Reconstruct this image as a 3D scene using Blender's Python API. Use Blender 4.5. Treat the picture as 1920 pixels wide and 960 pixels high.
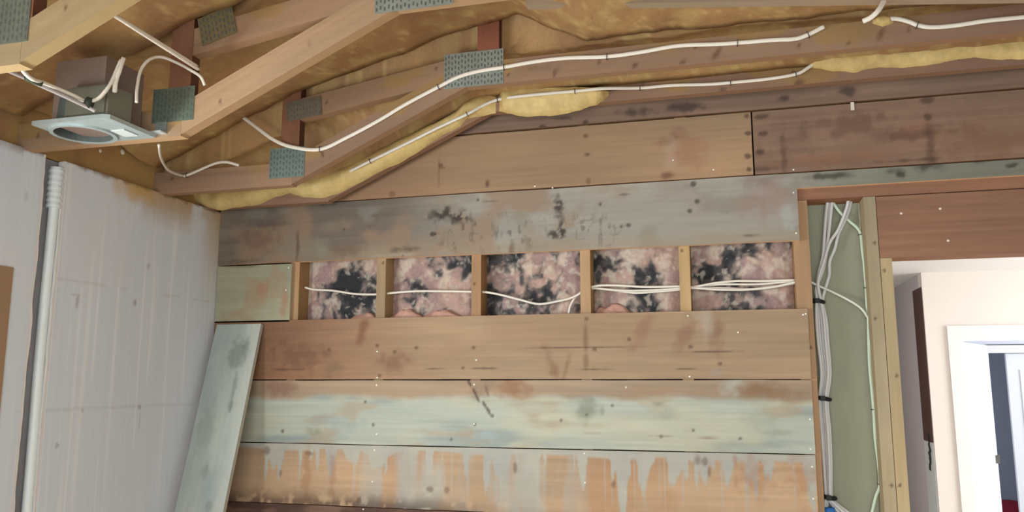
import bpy, math, random
import numpy as np
from mathutils import Vector
random.seed(7)
for o in list(bpy.data.objects): bpy.data.objects.remove(o)
S = bpy.context.scene
COL = S.collection

# ---------------------------------------------------------------- camera, sky, lights, exposure
EYE = 1.6
F_PX, YAW, PITCH, ROLL = 1513.85, math.radians(15.163), math.radians(8.841), math.radians(0.053)
fwd = np.array([-math.sin(YAW)*math.cos(PITCH), math.cos(YAW)*math.cos(PITCH), math.sin(PITCH)])
right = np.array([math.cos(YAW), math.sin(YAW), 0.0])
upv = np.cross(right, fwd)
cam = bpy.data.cameras.new('camera')
cam.sensor_fit = 'HORIZONTAL'; cam.sensor_width = 36.0
cam.lens = F_PX/1920*36.0; cam.clip_start = 0.05; cam.clip_end = 100
cam_o = bpy.data.objects.new('camera', cam); COL.objects.link(cam_o)
from mathutils import Matrix
cam_o.matrix_world = Matrix(((right[0], upv[0], -fwd[0], 0), (right[1], upv[1], -fwd[1], 0),
                             (right[2], upv[2], -fwd[2], EYE), (0, 0, 0, 1)))
S.camera = cam_o

world = bpy.data.worlds.new('sky'); S.world = world; world.use_nodes = True
bg = world.node_tree.nodes['Background']
bg.inputs[0].default_value = (0.80, 0.90, 1.0, 1); bg.inputs[1].default_value = 1.0

def area(name, loc, target, sx, sy, watts, col=(1, 1, 1)):
    l = bpy.data.lights.new(name, 'AREA'); l.shape = 'RECTANGLE'; l.size = sx; l.size_y = sy
    l.energy = watts; l.color = col
    o = bpy.data.objects.new(name, l); COL.objects.link(o)
    o.location = loc
    o.rotation_euler = (Vector(target)-Vector(loc)).to_track_quat('-Z', 'Y').to_euler()
    return o
# daylight entering through the windows of the room and of the hall beyond
area('daylight_rear_window', (0.2, -1.72, 1.45), (0.0, 3.0, 1.35), 3.0, 1.7, 90, (0.94, 0.99, 0.955))
area('daylight_side_window', (-2.42, 1.15, 1.45), (0.6, 1.9, 1.3), 1.5, 1.0, 135, (0.94, 0.99, 0.955))
area('daylight_hall_window', (3.95, 4.7, 1.5), (1.0, 4.9, 1.4), 1.9, 1.5, 72, (1.0, 0.97, 0.95))
area('daylight_bedroom_window', (3.95, 7.4, 1.5), (1.0, 7.4, 1.3), 1.2, 1.4, 34, (0.90, 0.95, 1.0))

S.view_settings.view_transform = 'Standard'; S.view_settings.look = 'None'
S.view_settings.gamma = 1.0; S.view_settings.use_curve_mapping = False
S.view_settings.exposure = 0.0

# ---------------------------------------------------------------- helpers
def lin(c):
    c = np.asarray(c, float)/255.0
    return np.where(c <= 0.04045, c/12.92, ((c+0.055)/1.055)**2.4)
def ray(px, py): return fwd + (px-960)/F_PX*right + (480-py)/F_PX*upv
def P(px, py, Y):                      # the point of the plane y = Y that the photo shows at a pixel
    d = ray(px, py); d = d/d[1]*Y; return np.array([d[0], Y, d[2]+EYE])
def PX(px, py, X):
    d = ray(px, py); d = d/d[0]*X; return np.array([X, d[1], d[2]+EYE])
def PZ(px, py, Z):
    d = ray(px, py); d = d/d[2]*(Z-EYE); return np.array([d[0], d[1], Z])

def _hash(ix, iz, s):
    h = (ix.astype(np.int64)*374761393 + iz.astype(np.int64)*668265263 + s*1442695041) & 0xffffffff
    h = ((h ^ (h >> 13))*1274126177) & 0xffffffff
    return ((h ^ (h >> 16)) & 0xffff)/65535.0
def vnoise(x, z, s=0):
    ix, iz = np.floor(x), np.floor(z); fx, fz = x-ix, z-iz
    fx = fx*fx*(3-2*fx); fz = fz*fz*(3-2*fz)
    a, b = _hash(ix, iz, s), _hash(ix+1, iz, s); c, d = _hash(ix, iz+1, s), _hash(ix+1, iz+1, s)
    return (a*(1-fx)+b*fx)*(1-fz) + (c*(1-fx)+d*fx)*fz
def fbm(x, z, s=0, oct=4):
    t = 0; a = 1; n = 0
    for k in range(oct):
        t = t + a*vnoise(x*2**k, z*2**k, s+k*17); n += a; a *= 0.5
    return t/n
def sst(x, a, b):
    t = np.clip((x-a)/(b-a), 0, 1); return t*t*(3-2*t)
def mix(c, d, m):
    m = np.asarray(m)[..., None]; return c*(1-m) + d*m
def C3(c, like): return np.ones(like.shape+(3,))*lin(c)

def put(o, label=None, cat=None, group=None, kind=None):
    if label: o['label'] = label
    if cat: o['category'] = cat
    if group: o['group'] = group
    if kind: o['kind'] = kind
    return o
def thing(name, label, cat, loc=(0, 0, 0), group=None):
    o = bpy.data.objects.new(name, None); COL.objects.link(o); o.location = loc
    o.empty_display_size = 0.05
    return put(o, label, cat, group)

class MB:                               # gathers geometry with a colour per vertex
    def __init__(s): s.v = []; s.f = []; s.c = []; s.smooth = []
    def add(s, V, Fc, Cc, smooth=False):
        n = len(s.v); s.v += [tuple(map(float, p)) for p in V]
        s.f += [tuple(i+n for i in f) for f in Fc]
        Cc = np.asarray(Cc, float)
        if Cc.ndim == 1: Cc = np.tile(Cc, (len(V), 1))
        s.c += [tuple(k) for k in Cc]; s.smooth += [smooth]*len(Fc)
    def build(s, name, mat, parent=None):
        me = bpy.data.meshes.new(name)
        V = s.v
        loc = Vector((0, 0, 0))
        if parent is not None: loc = parent_world(parent)
        else: loc = Vector(np.mean(np.array([[min(p[k] for p in V), max(p[k] for p in V)] for k in range(3)]), axis=1)); loc.z = min(p[2] for p in V)
        me.from_pydata([(p[0]-loc.x, p[1]-loc.y, p[2]-loc.z) for p in V], [], s.f)
        at = me.color_attributes.new('Col', 'FLOAT_COLOR', 'POINT')
        cc = np.ones((len(V), 4)); cc[:, :3] = np.clip(np.array(s.c), 0, 1)
        at.data.foreach_set('color', cc.ravel())
        me.polygons.foreach_set('use_smooth', s.smooth)
        me.materials.append(mat); me.update()
        o = bpy.data.objects.new(name, me); COL.objects.link(o)
        if parent is not None: o.parent = parent
        else: o.location = loc
        return o
def parent_world(p):
    v = Vector(p.location)
    while p.parent: p = p.parent; v += Vector(p.location)
    return v

def slab(mb, O, U, V, N, lu, lv, th, res, colfn, side=None, wob=0.0, seed=0, hfn=None):
    """board: a gridded front face O + u U + v V with outward normal N, and a body th deep behind it"""
    O, U, V, N = [np.asarray(k, float) for k in (O, U, V, N)]
    nu, nv = max(1, int(round(lu/res))), max(1, int(round(lv/res)))
    u = np.linspace(0, lu, nu+1); v = np.linspace(0, lv, nv+1)
    uu, vv = np.meshgrid(u, v, indexing='ij')
    gu, gv = uu, vv.copy()
    if wob:
        e0 = (fbm(u/0.25, u*0+3.1, seed+90, 3)-0.5)*wob*2; e1 = (fbm(u/0.25, u*0+7.7, seed+91, 3)-0.5)*wob*2
        gv = vv + np.outer(e0, 1-v/lv) + np.outer(e1, v/lv)
    h = hfn(uu, vv) if hfn else np.zeros_like(uu)
    pts = O + gu[..., None]*U + gv[..., None]*V + h[..., None]*N
    col = colfn(uu, vv)
    idx = lambda i, j: i*(nv+1)+j
    Vv = list(pts.reshape(-1, 3)); Cc = list(col.reshape(-1, 3)); Fc = []
    flip = np.dot(np.cross(U, V), N) < 0
    def q(a, b, c, d): Fc.append((a, d, c, b) if flip else (a, b, c, d))
    for i in range(nu):
        for j in range(nv): q(idx(i, j), idx(i+1, j), idx(i+1, j+1), idx(i, j+1))
    mb.add(Vv, Fc, Cc, smooth=hfn is not None)
    # sides and back, their own vertices so edges stay crisp
    loop = [(i, 0) for i in range(nu+1)] + [(nu, j) for j in range(1, nv+1)] + [(i, nv) for i in range(nu-1, -1, -1)] + [(0, j) for j in range(nv-1, 0, -1)]
    A = [pts[i, j] for i, j in loop]; B = [p - N*(th + np.dot(p-O, N)) for p in A]
    ca = [col[i, j]*0.5 + (side if side is not None else col[i, j])*0.5 for i, j in loop] if side is None else [side]*len(loop)
    m = len(loop); Fs = []
    for k in range(m):
        k2 = (k+1) % m
        Fs.append((k, k+m, k2+m, k2) if not flip else (k, k2, k2+m, k+m))
    Fs.append(tuple(range(2*m-1, m-1, -1)) if not flip else tuple(range(m, 2*m)))
    mb.add(A+B, Fs, ca+ca)
    return mb
def box(mb, a, b, c):
    (x0, y0, z0), (x1, y1, z1) = a, b
    V = [(x0, y0, z0), (x1, y0, z0), (x1, y1, z0), (x0, y1, z0), (x0, y0, z1), (x1, y0, z1), (x1, y1, z1), (x0, y1, z1)]
    mb.add(V, [(0, 3, 2, 1), (4, 5, 6, 7), (0, 1, 5, 4), (1, 2, 6, 5), (2, 3, 7, 6), (3, 0, 4, 7)], c)
    return mb
def spline(pts, n=10):
    p = [np.asarray(k, float) for k in pts]
    p = [2*p[0]-p[1]] + p + [2*p[-1]-p[-2]]; out = []
    for i in range(1, len(p)-2):
        for t in np.linspace(0, 1, n, endpoint=False):
            out.append(0.5*((2*p[i]) + (-p[i-1]+p[i+1])*t + (2*p[i-1]-5*p[i]+4*p[i+1]-p[i+2])*t*t + (-p[i-1]+3*p[i]-3*p[i+1]+p[i+2])*t**3))
    out.append(p[-2]); return out
def tube(mb, pts, r, c, n=8, smooth=True, flat=None):
    """sweep a round (or, with flat=(normal, thickness), an oval) section along a polyline"""
    pts = [np.asarray(k, float) for k in pts]; V = []; Fc = []; prev = None
    for i, p in enumerate(pts):
        t = pts[min(i+1, len(pts)-1)] - pts[max(i-1, 0)]; t = t/(np.linalg.norm(t)+1e-9)
        ref = np.asarray(flat[0], float) if flat else (prev if prev is not None else (np.array([0, 0, 1.0]) if abs(t[2]) < .9 else np.array([0, 1.0, 0])))
        a = ref - t*np.dot(ref, t); a /= np.linalg.norm(a)+1e-9; b = np.cross(t, a)
        if not flat: prev = a
        ra = flat[1] if flat else r
        for k in range(n):
            w = 2*math.pi*k/n; V.append(p + a*ra*math.cos(w) + b*r*math.sin(w))
    for i in range(len(pts)-1):
        for k in range(n):
            k2 = (k+1) % n; Fc.append((i*n+k, i*n+k2, (i+1)*n+k2, (i+1)*n+k))
    Fc.append(tuple(range(n-1, -1, -1))); Fc.append(tuple((len(pts)-1)*n+k for k in range(n)))
    mb.add(V, Fc, c, smooth); return mb
def disc(mb, c0, N, r, th, c, n=16):
    N = np.asarray(N, float); c0 = np.asarray(c0, float)
    return tube(mb, [c0, c0+N*th], r, c, n, False)
def dome(mb, c0, N, r, h, c, n=8):
    N = np.asarray(N, float); c0 = np.asarray(c0, float)
    a = np.cross(N, (0.3, 0.5, 0.8)); a /= np.linalg.norm(a); b = np.cross(N, a)
    V = []; Fc = []
    for k, (rr, hh) in enumerate(((1, 0), (0.8, 0.6), (0.35, 0.95))):
        for i in range(n):
            w = 2*math.pi*i/n; V.append(c0 + (a*math.cos(w)+b*math.sin(w))*r*rr + N*h*hh)
    for k in range(2):
        for i in range(n):
            i2 = (i+1) % n; Fc.append((k*n+i, k*n+i2, (k+1)*n+i2, (k+1)*n+i))
    Fc.append(tuple(2*n+i for i in range(n))); mb.add(V, Fc, c, True); return mb

# ---------------------------------------------------------------- materials
def material(name, rough=0.75, metal=0.0, grain=(40, 40, 40), amount=0.10, bump=0.0, bscale=120, spec=0.25):
    m = bpy.data.materials.new(name); m.use_nodes = True
    nt = m.node_tree; b = nt.nodes['Principled BSDF']
    at = nt.nodes.new('ShaderNodeAttribute'); at.attribute_name = 'Col'
    tc = nt.nodes.new('ShaderNodeTexCoord'); mp = nt.nodes.new('ShaderNodeMapping')
    mp.inputs['Scale'].default_value = grain
    nz = nt.nodes.new('ShaderNodeTexNoise'); nz.inputs['Scale'].default_value = 1.0; nz.inputs['Detail'].default_value = 4
    mr = nt.nodes.new('ShaderNodeMapRange'); mr.inputs['To Min'].default_value = 1-amount; mr.inputs['To Max'].default_value = 1+amount
    mx = nt.nodes.new('ShaderNodeVectorMath'); mx.operation = 'SCALE'
    L = nt.links.new
    L(tc.outputs['Object'], mp.inputs['Vector']); L(mp.outputs[0], nz.inputs['Vector'])
    L(nz.outputs['Fac'], mr.inputs['Value']); L(at.outputs['Color'], mx.inputs[0]); L(mr.outputs[0], mx.inputs['Scale'])
    L(mx.outputs[0], b.inputs['Base Color'])
    b.inputs['Roughness'].default_value = rough; b.inputs['Metallic'].default_value = metal
    b.inputs['Specular IOR Level'].default_value = spec
    if bump:
        n2 = nt.nodes.new('ShaderNodeTexNoise'); n2.inputs['Scale'].default_value = bscale; n2.inputs['Detail'].default_value = 3
        bp = nt.nodes.new('ShaderNodeBump'); bp.inputs['Strength'].default_value = bump; bp.inputs['Distance'].default_value = 0.004
        L(tc.outputs['Object'], n2.inputs['Vector']); L(n2.outputs['Fac'], bp.inputs['Height']); L(bp.outputs[0], b.inputs['Normal'])
    return m
M_WOOD = material('sawn_pine', 0.72, grain=(6, 60, 90), amount=0.09, bump=0.12, bscale=90)
M_WOODV = material('sawn_pine_upright', 0.72, grain=(90, 60, 6), amount=0.09, bump=0.12, bscale=90)
M_FOAM = material('sprayed_polyurethane', 0.55, grain=(55, 55, 55), amount=0.16, bump=0.5, bscale=70, spec=0.4)
M_EPS = material('foam_block_wall', 0.8, grain=(30, 160, 2.0), amount=0.05, bump=0.1, bscale=160)
M_BATT = material('glass_fibre_batt', 0.95, grain=(70, 70, 70), amount=0.22, bump=0.6, bscale=60, spec=0.05)
M_GYP = material('gypsum_board', 0.85, grain=(25, 25, 8), amount=0.05)
M_PAINT = material('white_paint', 0.6, grain=(5, 5, 5), amount=0.02)
M_PVC = material('cable_sheath', 0.45, grain=(80, 80, 80), amount=0.03, spec=0.4)
M_GALV = material('galvanised_steel', 0.5, metal=0.55, grain=(50, 50, 50), amount=0.16, spec=0.5)
M_DARK = material('dark_steel', 0.6, metal=0.3, grain=(30, 30, 30), amount=0.12)
M_BLACK = material('black_plastic', 0.5, grain=(50, 50, 50), amount=0.05)

# ---------------------------------------------------------------- key planes (metres)
YP = 3.06            # face of the plank wall
TH = 0.022           # plank thickness
YF = YP+TH           # face of the studs behind the planks
YB = YF+0.105        # back of the stud bays
XL = -2.176          # face of the foam block wall
ZW = EYE+0.745       # top of the foam block wall
XR, YR = 2.45, -1.6
T_Y = (2.96, 2.667, 2.02, 1.44)      # fronts of the four roof trusses, far to near
XE = P(1514, 580, YP)[0]

# ---------------------------------------------------------------- colour functions
SAT = 0.84
def wood(u, v, base, seed, dark=0.78, light=1.1, stretch=7.0, fine=1.0):
    w = fbm(u*0.9+seed*3.3, v*6+seed, seed, 3)
    g = fbm(u*stretch*0.35+seed*7.7, (v+0.012*w)*95, seed+5, 4)
    b = fbm(u*2.2+seed, v*9, seed+9, 4)
    lo = fbm(u*1.6+seed*1.7, v*5+seed*.3, seed+13, 3)
    c = C3(base, u)*(.80+.40*lo)[..., None]
    k = dark + (light-dark)*np.clip((g-0.25)*1.25*0.62*fine + b*0.85-.07, 0, 1)
    c = c*k[..., None]
    c = c*np.stack([1+0.10*(b-0.5), 1+0*b, 1-0.12*(b-0.5)], -1)
    g = c.mean(-1, keepdims=True); return g+(c-g)*SAT
def blob(x, z, px, py, rx, ry, Y=YP, seed=0, rough=0.55, ang=0.0, soft=0.5):
    """soft irregular stain centred where the photo shows it; radii in metres/470"""
    c = P(px, py, Y); dx, dz = (x-c[0])*470/rx, (z-c[2])*470/ry
    if ang:
        ca, sa = math.cos(ang), math.sin(ang)
        dx, dz = ((x-c[0])*ca+(z-c[2])*sa)*470/rx, (-(x-c[0])*sa+(z-c[2])*ca)*470/ry
    d = np.sqrt(dx*dx+dz*dz) + (fbm(x*38+seed*5.1, z*38+seed, seed+33, 3)-0.5)*2*rough
    if max(rx, ry) > 11: soft = .85; d = d+(fbm(x*11+seed, z*26+seed*2.3, seed+34, 3)-.5)*.9
    return 1-sst(d, 1-soft, 1+soft*0.4)
def stain(c, m, rgb, a=1.0): return mix(c, lin(rgb), np.clip(m, 0, 1)*a*.86)

# plank colour functions take world x and z
def col_E(x, z):
    c = wood(x, z, (166, 137, 106), 3, dark=.72)
    t = sst(-x, 0.9, 1.9)
    c = mix(c, c*lin((205, 165, 150))*1.15, t*0.75)
    n = fbm(x*3, z*5, 71, 4)
    c = stain(c, sst(n, 0.52, 0.75), (148, 116, 92), 0.4)
    c = stain(c, blob(x, z, 680, 620, 12, 30, seed=1, rough=.35, ang=-.3), (112, 70, 50), .75)
    c = stain(c, blob(x, z, 735, 680, 40, 22, seed=2), (118, 84, 64), .75)
    c = stain(c, blob(x, z, 560, 670, 60, 30, seed=3, rough=.9), (104, 72, 58), .6)
    c = stain(c, blob(x, z, 625, 690, 26, 20, seed=4), (112, 92, 72), .6)
    c = stain(c, blob(x, z, 1098, 640, 5, 60, seed=5), (112, 78, 62), .7)
    c = stain(c, blob(x, z, 1033, 682, 10, 32, seed=6, ang=.35), (120, 84, 60), .7)
    c = stain(c, blob(x, z, 1062, 690, 5, 22, seed=7, ang=-.3), (120, 84, 60), .6)
    c = stain(c, blob(x, z, 1205, 620, 12, 36, seed=8, ang=-.5), (130, 92, 74), .55)
    c = stain(c, blob(x, z, 1285, 625, 14, 36, seed=9, ang=-.5), (126, 88, 72), .6)
    c = stain(c, blob(x, z, 1345, 620, 14, 42, seed=10), (122, 86, 68), .65)
    c = stain(c, blob(x, z, 1322, 600, 16, 26, seed=11), (176, 170, 160), .45)
    c = stain(c, blob(x, z, 1345, 700, 20, 12, seed=12), (150, 145, 140), .6)
    for i, (a, b, y, w) in enumerate(((500, 575, 693, 2), (800, 830, 691, 1.5), (880, 930, 691, 1.8), (1080, 1140, 692, 1.4), (1265, 1300, 692, 1.6), (1170, 1250, 691, .9), (990, 1190, 652, 1.0), (1275, 1380, 660, 1.3), (1420, 1470, 660, 1.1))):
        c = stain(c, blob(x, z, (a+b)/2, y, (b-a)/2, w, seed=20+i, rough=.5), (70, 48, 40), .8)
    for i, (a, b) in enumerate(((617, 655), (707, 648), (780, 652), (888, 652), (712, 705), (740, 660), (868, 690), (1180, 636), (1115, 655), (1295, 650), (1350, 682), (1100, 598))):
        c = stain(c, blob(x, z, a, b, 4.5, 4, seed=40+i, rough=.3), (84, 58, 46), .75)
    return c
def col_F(x, z):
    c = wood(x, z, (168, 142, 116), 5)
    zt = P(1000, 712, YP)[2]
    edge = zt-0.070+0.035*(fbm(x*5, z*0, 12, 4)-0.5)*2
    w = 1-sst(z, edge-0.012, edge+0.018)
    g = fbm(x*2.2, z*14, 16, 4)
    grey = mix(C3((168, 173, 163), x), lin((144, 153, 150)), sst(g, .45, .72))
    grey = mix(grey, lin((178, 176, 158)), sst(fbm(x*4+9, z*9, 18, 3), .5, .75)*.8)
    grey = grey*(0.86+0.28*fbm(x*3, z*90, 19, 4))[..., None]; grey = mix(grey, lin((162, 142, 118)), sst(fbm(x*6+2, z*16, 20, 4), .55, .75)*.55)
    c = mix(c, grey, w*0.96)
    for i, (a, b, rx, ry, rgb, s) in enumerate(((520, 725, 40, 22, (130, 92, 78), .7), (960, 728, 34, 20, (132, 92, 66), .8), (900, 728, 28, 20, (126, 106, 88), .6), (1440, 733, 60, 14, (128, 96, 70), .8), (1250, 735, 90, 10, (160, 125, 98), .5), (1370, 725, 18, 20, (168, 168, 160), .8),
            (588, 808, 18, 9, (128, 132, 110), .8), (1102, 772, 20, 22, (118, 124, 108), .8), (1130, 770, 6, 10, (122, 130, 120), .6), (1248, 775, 30, 14, (142, 146, 138), .5), (1235, 757, 14, 5, (118, 118, 106), .6), (630, 790, 60, 16, (134, 146, 150), .5), (1460, 812, 26, 7, (140, 140, 122), .6), (1430, 780, 30, 30, (146, 152, 140), .5), (910, 820, 30, 10, (150, 168, 172), .5))):
        c = stain(c, blob(x, z, a, b, rx, ry, seed=60+i, rough=.6), rgb, s)
    for i, (a, b) in enumerate(((1100, 778), (1148, 760), (1052, 788), (846, 824), (890, 796), (685, 753), (1388, 822), (1300, 807), (1240, 818), (700, 797), (923, 780), (530, 808))):
        c = stain(c, blob(x, z, a, b, 3.5, 3.5, seed=80+i, rough=.5), (74, 66, 58), .8)
    for i, (a, b, l) in enumerate(((1245, 818, 22), (1325, 821, 20), (1105, 812, 22))):
        c = stain(c, blob(x, z, a, b, l, 2, seed=95+i), (128, 108, 88), .7)
    pts = [(880, 718), (890, 735), (896, 748), (908, 758), (916, 770)]
    for i, (a, b) in enumerate(pts): c = stain(c, blob(x, z, a, b, 3.2, 9, seed=100+i, ang=.5, rough=.3), (62, 48, 42), .85)
    c = stain(c, blob(x, z, 913, 733, 2.5, 14, seed=120, ang=.3), (96, 72, 58), .7)
    return c
def col_G(x, z):
    c = wood(x, z, (180, 146, 112), 8)
    zt = P(1000, 841, YP)[2]
    c = stain(c, sst(fbm(x*4, z*3, 31, 4), .5, .72), (164, 120, 86), .5)
    n = fbm(x*24, z*0.8, 27, 4); n2 = fbm(x*60+3, z*0.6, 28, 3)
    n = vnoise(x*27, z*0+.5, 27); n2 = vnoise(x*63, z*0+.5, 28); zn = fbm(x*5, z*0, 29, 2)
    ln = 0.008+0.025*zn+0.55*np.clip(n-.55, 0, 1)**1.2*(.4+1.4*zn)+0.55*np.clip(n2-.60, 0, 1)
    d = (zt-z)
    w = 1-sst(d, ln*.8, ln*1.05+0.008); w = np.maximum(w, sst(vnoise(x*110, z*.8, 30), .80, .92)*.6*(1-sst(d, .12, .25)))
    big = sst(-x, 0.45, 0.75)*(1-sst(-x, 1.25, 1.7))
    w = np.maximum(w, big*sst(fbm(x*12, z*2.5, 35, 4), .36, .6)*.85)
    c = mix(c, mix(C3((176, 176, 166), x), lin((152, 156, 156)), fbm(x*10, z*10, 36, 3)), w*.85)
    for i, (a, b, rx, ry) in enumerate(((838, 919, 6, 7), (1150, 907, 5, 8), (806, 917, 7, 6), (673, 938, 5, 7), (1322, 865, 5, 9), (1330, 885, 4, 10), (1308, 862, 7, 12), (966, 876, 4, 10), (580, 850, 10, 5), (500, 845, 8, 9), (526, 888, 3, 7))):
        c = stain(c, blob(x, z, a, b, rx, ry, seed=130+i, rough=.4), (98, 72, 60), .65)
    for i, (a, b, rx, ry) in enumerate(((575, 890, 9, 60), (622, 900, 8, 50), (1415, 890, 26, 40), (1500, 890, 22, 44), (1378, 860, 4, 40))):
        c = stain(c, blob(x, z, a, b, rx, ry, seed=150+i, rough=.8), (150, 96, 64), .45)
    zb = P(600, 948, YP)[2]
    left = sst(-x, 0.75, 1.35)
    c = stain(c, (1-sst(z, zb+0.0, zb+0.05+0.05*fbm(x*20, z*0, 38, 3)))*np.clip(left+.15, 0, 1)*sst(fbm(x*30, z*30, 39, 3), .25, .5), (62, 42, 40), .85)
    return c
def col_H(x, z):
    c = wood(x, z, (130, 96, 78), 11)
    return stain(c, sst(fbm(x*8, z*20, 41, 4), .4, .65)*sst(-x, .4, 1.2), (60, 42, 42), .8)
def col_C(x, z):
    c = wood(x, z, (154, 149, 141), 13, dark=.84)
    left = sst(-x, 0.85, 1.45)
    c = mix(c, wood(x, z, (118, 100, 86), 14, dark=.66), left*.85)
    n = fbm(x*5, z*6, 44, 4)
    c = stain(c, sst(n, .44, .64)*sst(-x, -.1, .7), (142, 118, 98), .9)
    c = stain(c, sst(fbm(x*7+5, z*12, 45, 4), .55, .75), (128, 122, 110), .6)
    zb = P(1000, 472, YP)[2]
    c = stain(c, (1-sst(z, zb+.02, zb+.07))*.8*sst(x+fbm(x*6, z*0, 46, 2), -1.6, -.6), (152, 134, 112), .7)
    for i, (a, b, rx, ry, rgb, s) in enumerate(((515, 420, 60, 7, (84, 66, 62), .6), (480, 455, 60, 30, (98, 74, 66), .5), (545, 440, 12, 40, (128, 118, 112), .7), (558, 460, 5, 40, (90, 66, 54), .8), (600, 460, 16, 22, (134, 132, 116), .6), (690, 400, 26, 18, (136, 134, 128), .6), (650, 470, 40, 12, (110, 84, 66), .6), (455, 490, 60, 5, (88, 70, 58), .6),
            (760, 468, 32, 7, (58, 48, 42), .85), (740, 478, 50, 3, (170, 158, 146), .5), (1440, 370, 46, 40, (150, 122, 116), .7), (1420, 340, 40, 12, (128, 108, 102), .6), (1480, 405, 12, 26, (164, 168, 168), .6), (1075, 372, 22, 18, (140, 140, 134), .5), (930, 395, 16, 18, (146, 124, 112), .6), (958, 468, 8, 16, (98, 70, 58), .8), (995, 445, 30, 26, (146, 124, 106), .5))):
        c = stain(c, blob(x, z, a, b, rx, ry, seed=160+i, rough=.7), rgb, s)
    mold = sst(fbm(x*55, z*55, 47, 3), .30, .50)
    for i, (a, b, rx, ry) in enumerate(((838, 401, 34, 11), (862, 408, 22, 13), (812, 440, 6, 8), (1047, 385, 12, 20), (1052, 430, 7, 20), (1040, 440, 12, 8))):
        c = stain(c, blob(x, z, a, b, rx, ry, seed=180+i, rough=.9)*mold, (38, 30, 30), .95)
    # squiggly hairline mould along the middle of the board
    sq = np.abs(fbm(x*22, z*17, 49, 2)-.5); zone = 0
    for a, b, rx, ry in ((880, 440, 70, 34), (970, 435, 60, 34), (1110, 430, 60, 36), (690, 412, 26, 16), (1150, 425, 30, 14)):
        zone = np.maximum(zone, blob(x, z, a, b, rx, ry, seed=51, rough=.7))
    c = stain(c, (1-sst(sq, .012, .032))*zone*sst(fbm(x*30, z*30, 52, 2), .3, .5), (78, 64, 56), .5)
    c = stain(c, sst(fbm(x*55, z*26, 53, 3), .60, .72)*zone, (70, 56, 50), .6)
    for i, (a, b, r) in enumerate(((1125, 383, 3.5), (1307, 378, 5), (1293, 395, 4), (896, 375, 4), (1178, 423, 5), (1165, 425, 4), (645, 430, 3), (1300, 345, 5), (755, 480, 3))):
        c = stain(c, blob(x, z, a, b, r, r, seed=190+i, rough=.4), (56, 50, 46), .85)
    for i, (a, b, l) in enumerate(((880, 357, 40), (920, 377, 20), (1090, 345, 40), (1408, 442, 12), (1170, 365, 12), (620, 383, 40))):
        c = stain(c, blob(x, z, a, b, l, 2.2, seed=200+i), (62, 50, 46), .7)
    # right-hand strip above the door header
    r = sst(x, .27, .42)
    c = mix(c, wood(x, z, (120, 122, 108), 15, dark=.7), r*.8)
    for i, (a, b, rx, ry) in enumerate(((1672, 320, 14, 7), (1688, 328, 8, 5), (1735, 310, 30, 10), (1895, 312, 10, 5), (1560, 330, 40, 6), (1820, 300, 40, 6))):
        c = stain(c, blob(x, z, a, b, rx, ry, seed=210+i, rough=.7), (44, 38, 38), .85)
    return c
def col_B(x, z):
    c = wood(x, z, (164, 131, 98), 17)
    c = stain(c, sst(-x, .9, 1.5), (140, 100, 76), .5)
    for i, (a, b, rx, ry, rgb, s) in enumerate(((1275, 250, 17, 12, (108, 74, 60), .85), (1275, 249, 9, 6, (150, 116, 94), .9), (1250, 328, 12, 7, (106, 66, 52), .85), (1290, 285, 34, 34, (150, 104, 84), .6), (1255, 290, 12, 30, (176, 150, 136), .5), (1240, 265, 20, 8, (128, 92, 72), .6), (735, 363, 7, 7, (118, 84, 60), .8), (823, 320, 2, 36, (104, 74, 54), .7), (830, 315, 8, 2, (100, 72, 52), .6), (826, 310, 6, 5, (92, 66, 50), .8), (913, 345, 6, 9, (82, 58, 46), .85), (1098, 255, 6, 5, (84, 62, 52), .8), (1101, 289, 6, 4, (84, 62, 52), .8), (1103, 340, 5, 8, (110, 80, 60), .7), (1420, 270, 10, 60, (130, 100, 84), .5), (1345, 340, 30, 4, (90, 66, 56), .7))):
        c = stain(c, blob(x, z, a, b, rx, ry, seed=220+i, rough=.4), rgb, s)
    for i, (a, b) in enumerate(((1400, 218), (1404, 250), (1402, 293), (1405, 318))):
        c = stain(c, blob(x, z, a, b, 6, 5, seed=240+i, rough=.6), (70, 54, 48), .85)
    return c
def col_Bright(x, z):
    c = wood(x, z, (140, 108, 88), 19, dark=.66)  # stained brown, with the dimmer light up here also put into the tone
    for i, (a, b, rx, ry, rgb, s) in enumerate(((1570, 300, 100, 14, (138, 98, 76), .7), (1480, 270, 50, 30, (104, 82, 72), .6), (1470, 290, 5, 40, (84, 62, 54), .7), (1700, 250, 90, 14, (96, 66, 56), .7), (1745, 270, 8, 50, (74, 56, 50), .7), (1720, 235, 24, 9, (144, 104, 84), .6), (1850, 270, 70, 40, (124, 90, 68), .6), (1500, 270, 70, 8, (140, 116, 98), .5), (1800, 200, 90, 20, (120, 96, 84), .5), (1600, 235, 70, 20, (92, 66, 58), .6), (1430, 250, 10, 6, (64, 50, 46), .8), (1425, 285, 12, 6, (62, 48, 44), .8), (1428, 218, 14, 5, (64, 50, 46), .8), (1740, 187, 12, 5, (70, 54, 48), .8), (1740, 220, 9, 8, (70, 52, 48), .8), (1710, 300, 50, 3.5, (60, 44, 40), .8), (1430, 318, 30, 4, (74, 58, 52), .7))):
        c = stain(c, blob(x, z, a, b, rx, ry, seed=250+i, rough=.8), rgb, s)
    return c
def col_A(x, z):
    c = wood(x, z, (138, 108, 90), 23, dark=.62)
    for i, (a, b, rx, ry) in enumerate(((1018, 238, 11, 8), (1098, 230, 6, 5), (1190, 212, 30, 10), (1280, 202, 36, 9), (1310, 200, 14, 7), (1470, 185, 14, 6), (1590, 172, 20, 8), (1060, 222, 20, 5))):
        c = stain(c, blob(x, z, a, b, rx, ry, seed=280+i, rough=.8), (48, 38, 38), .8)
    return c
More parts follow.
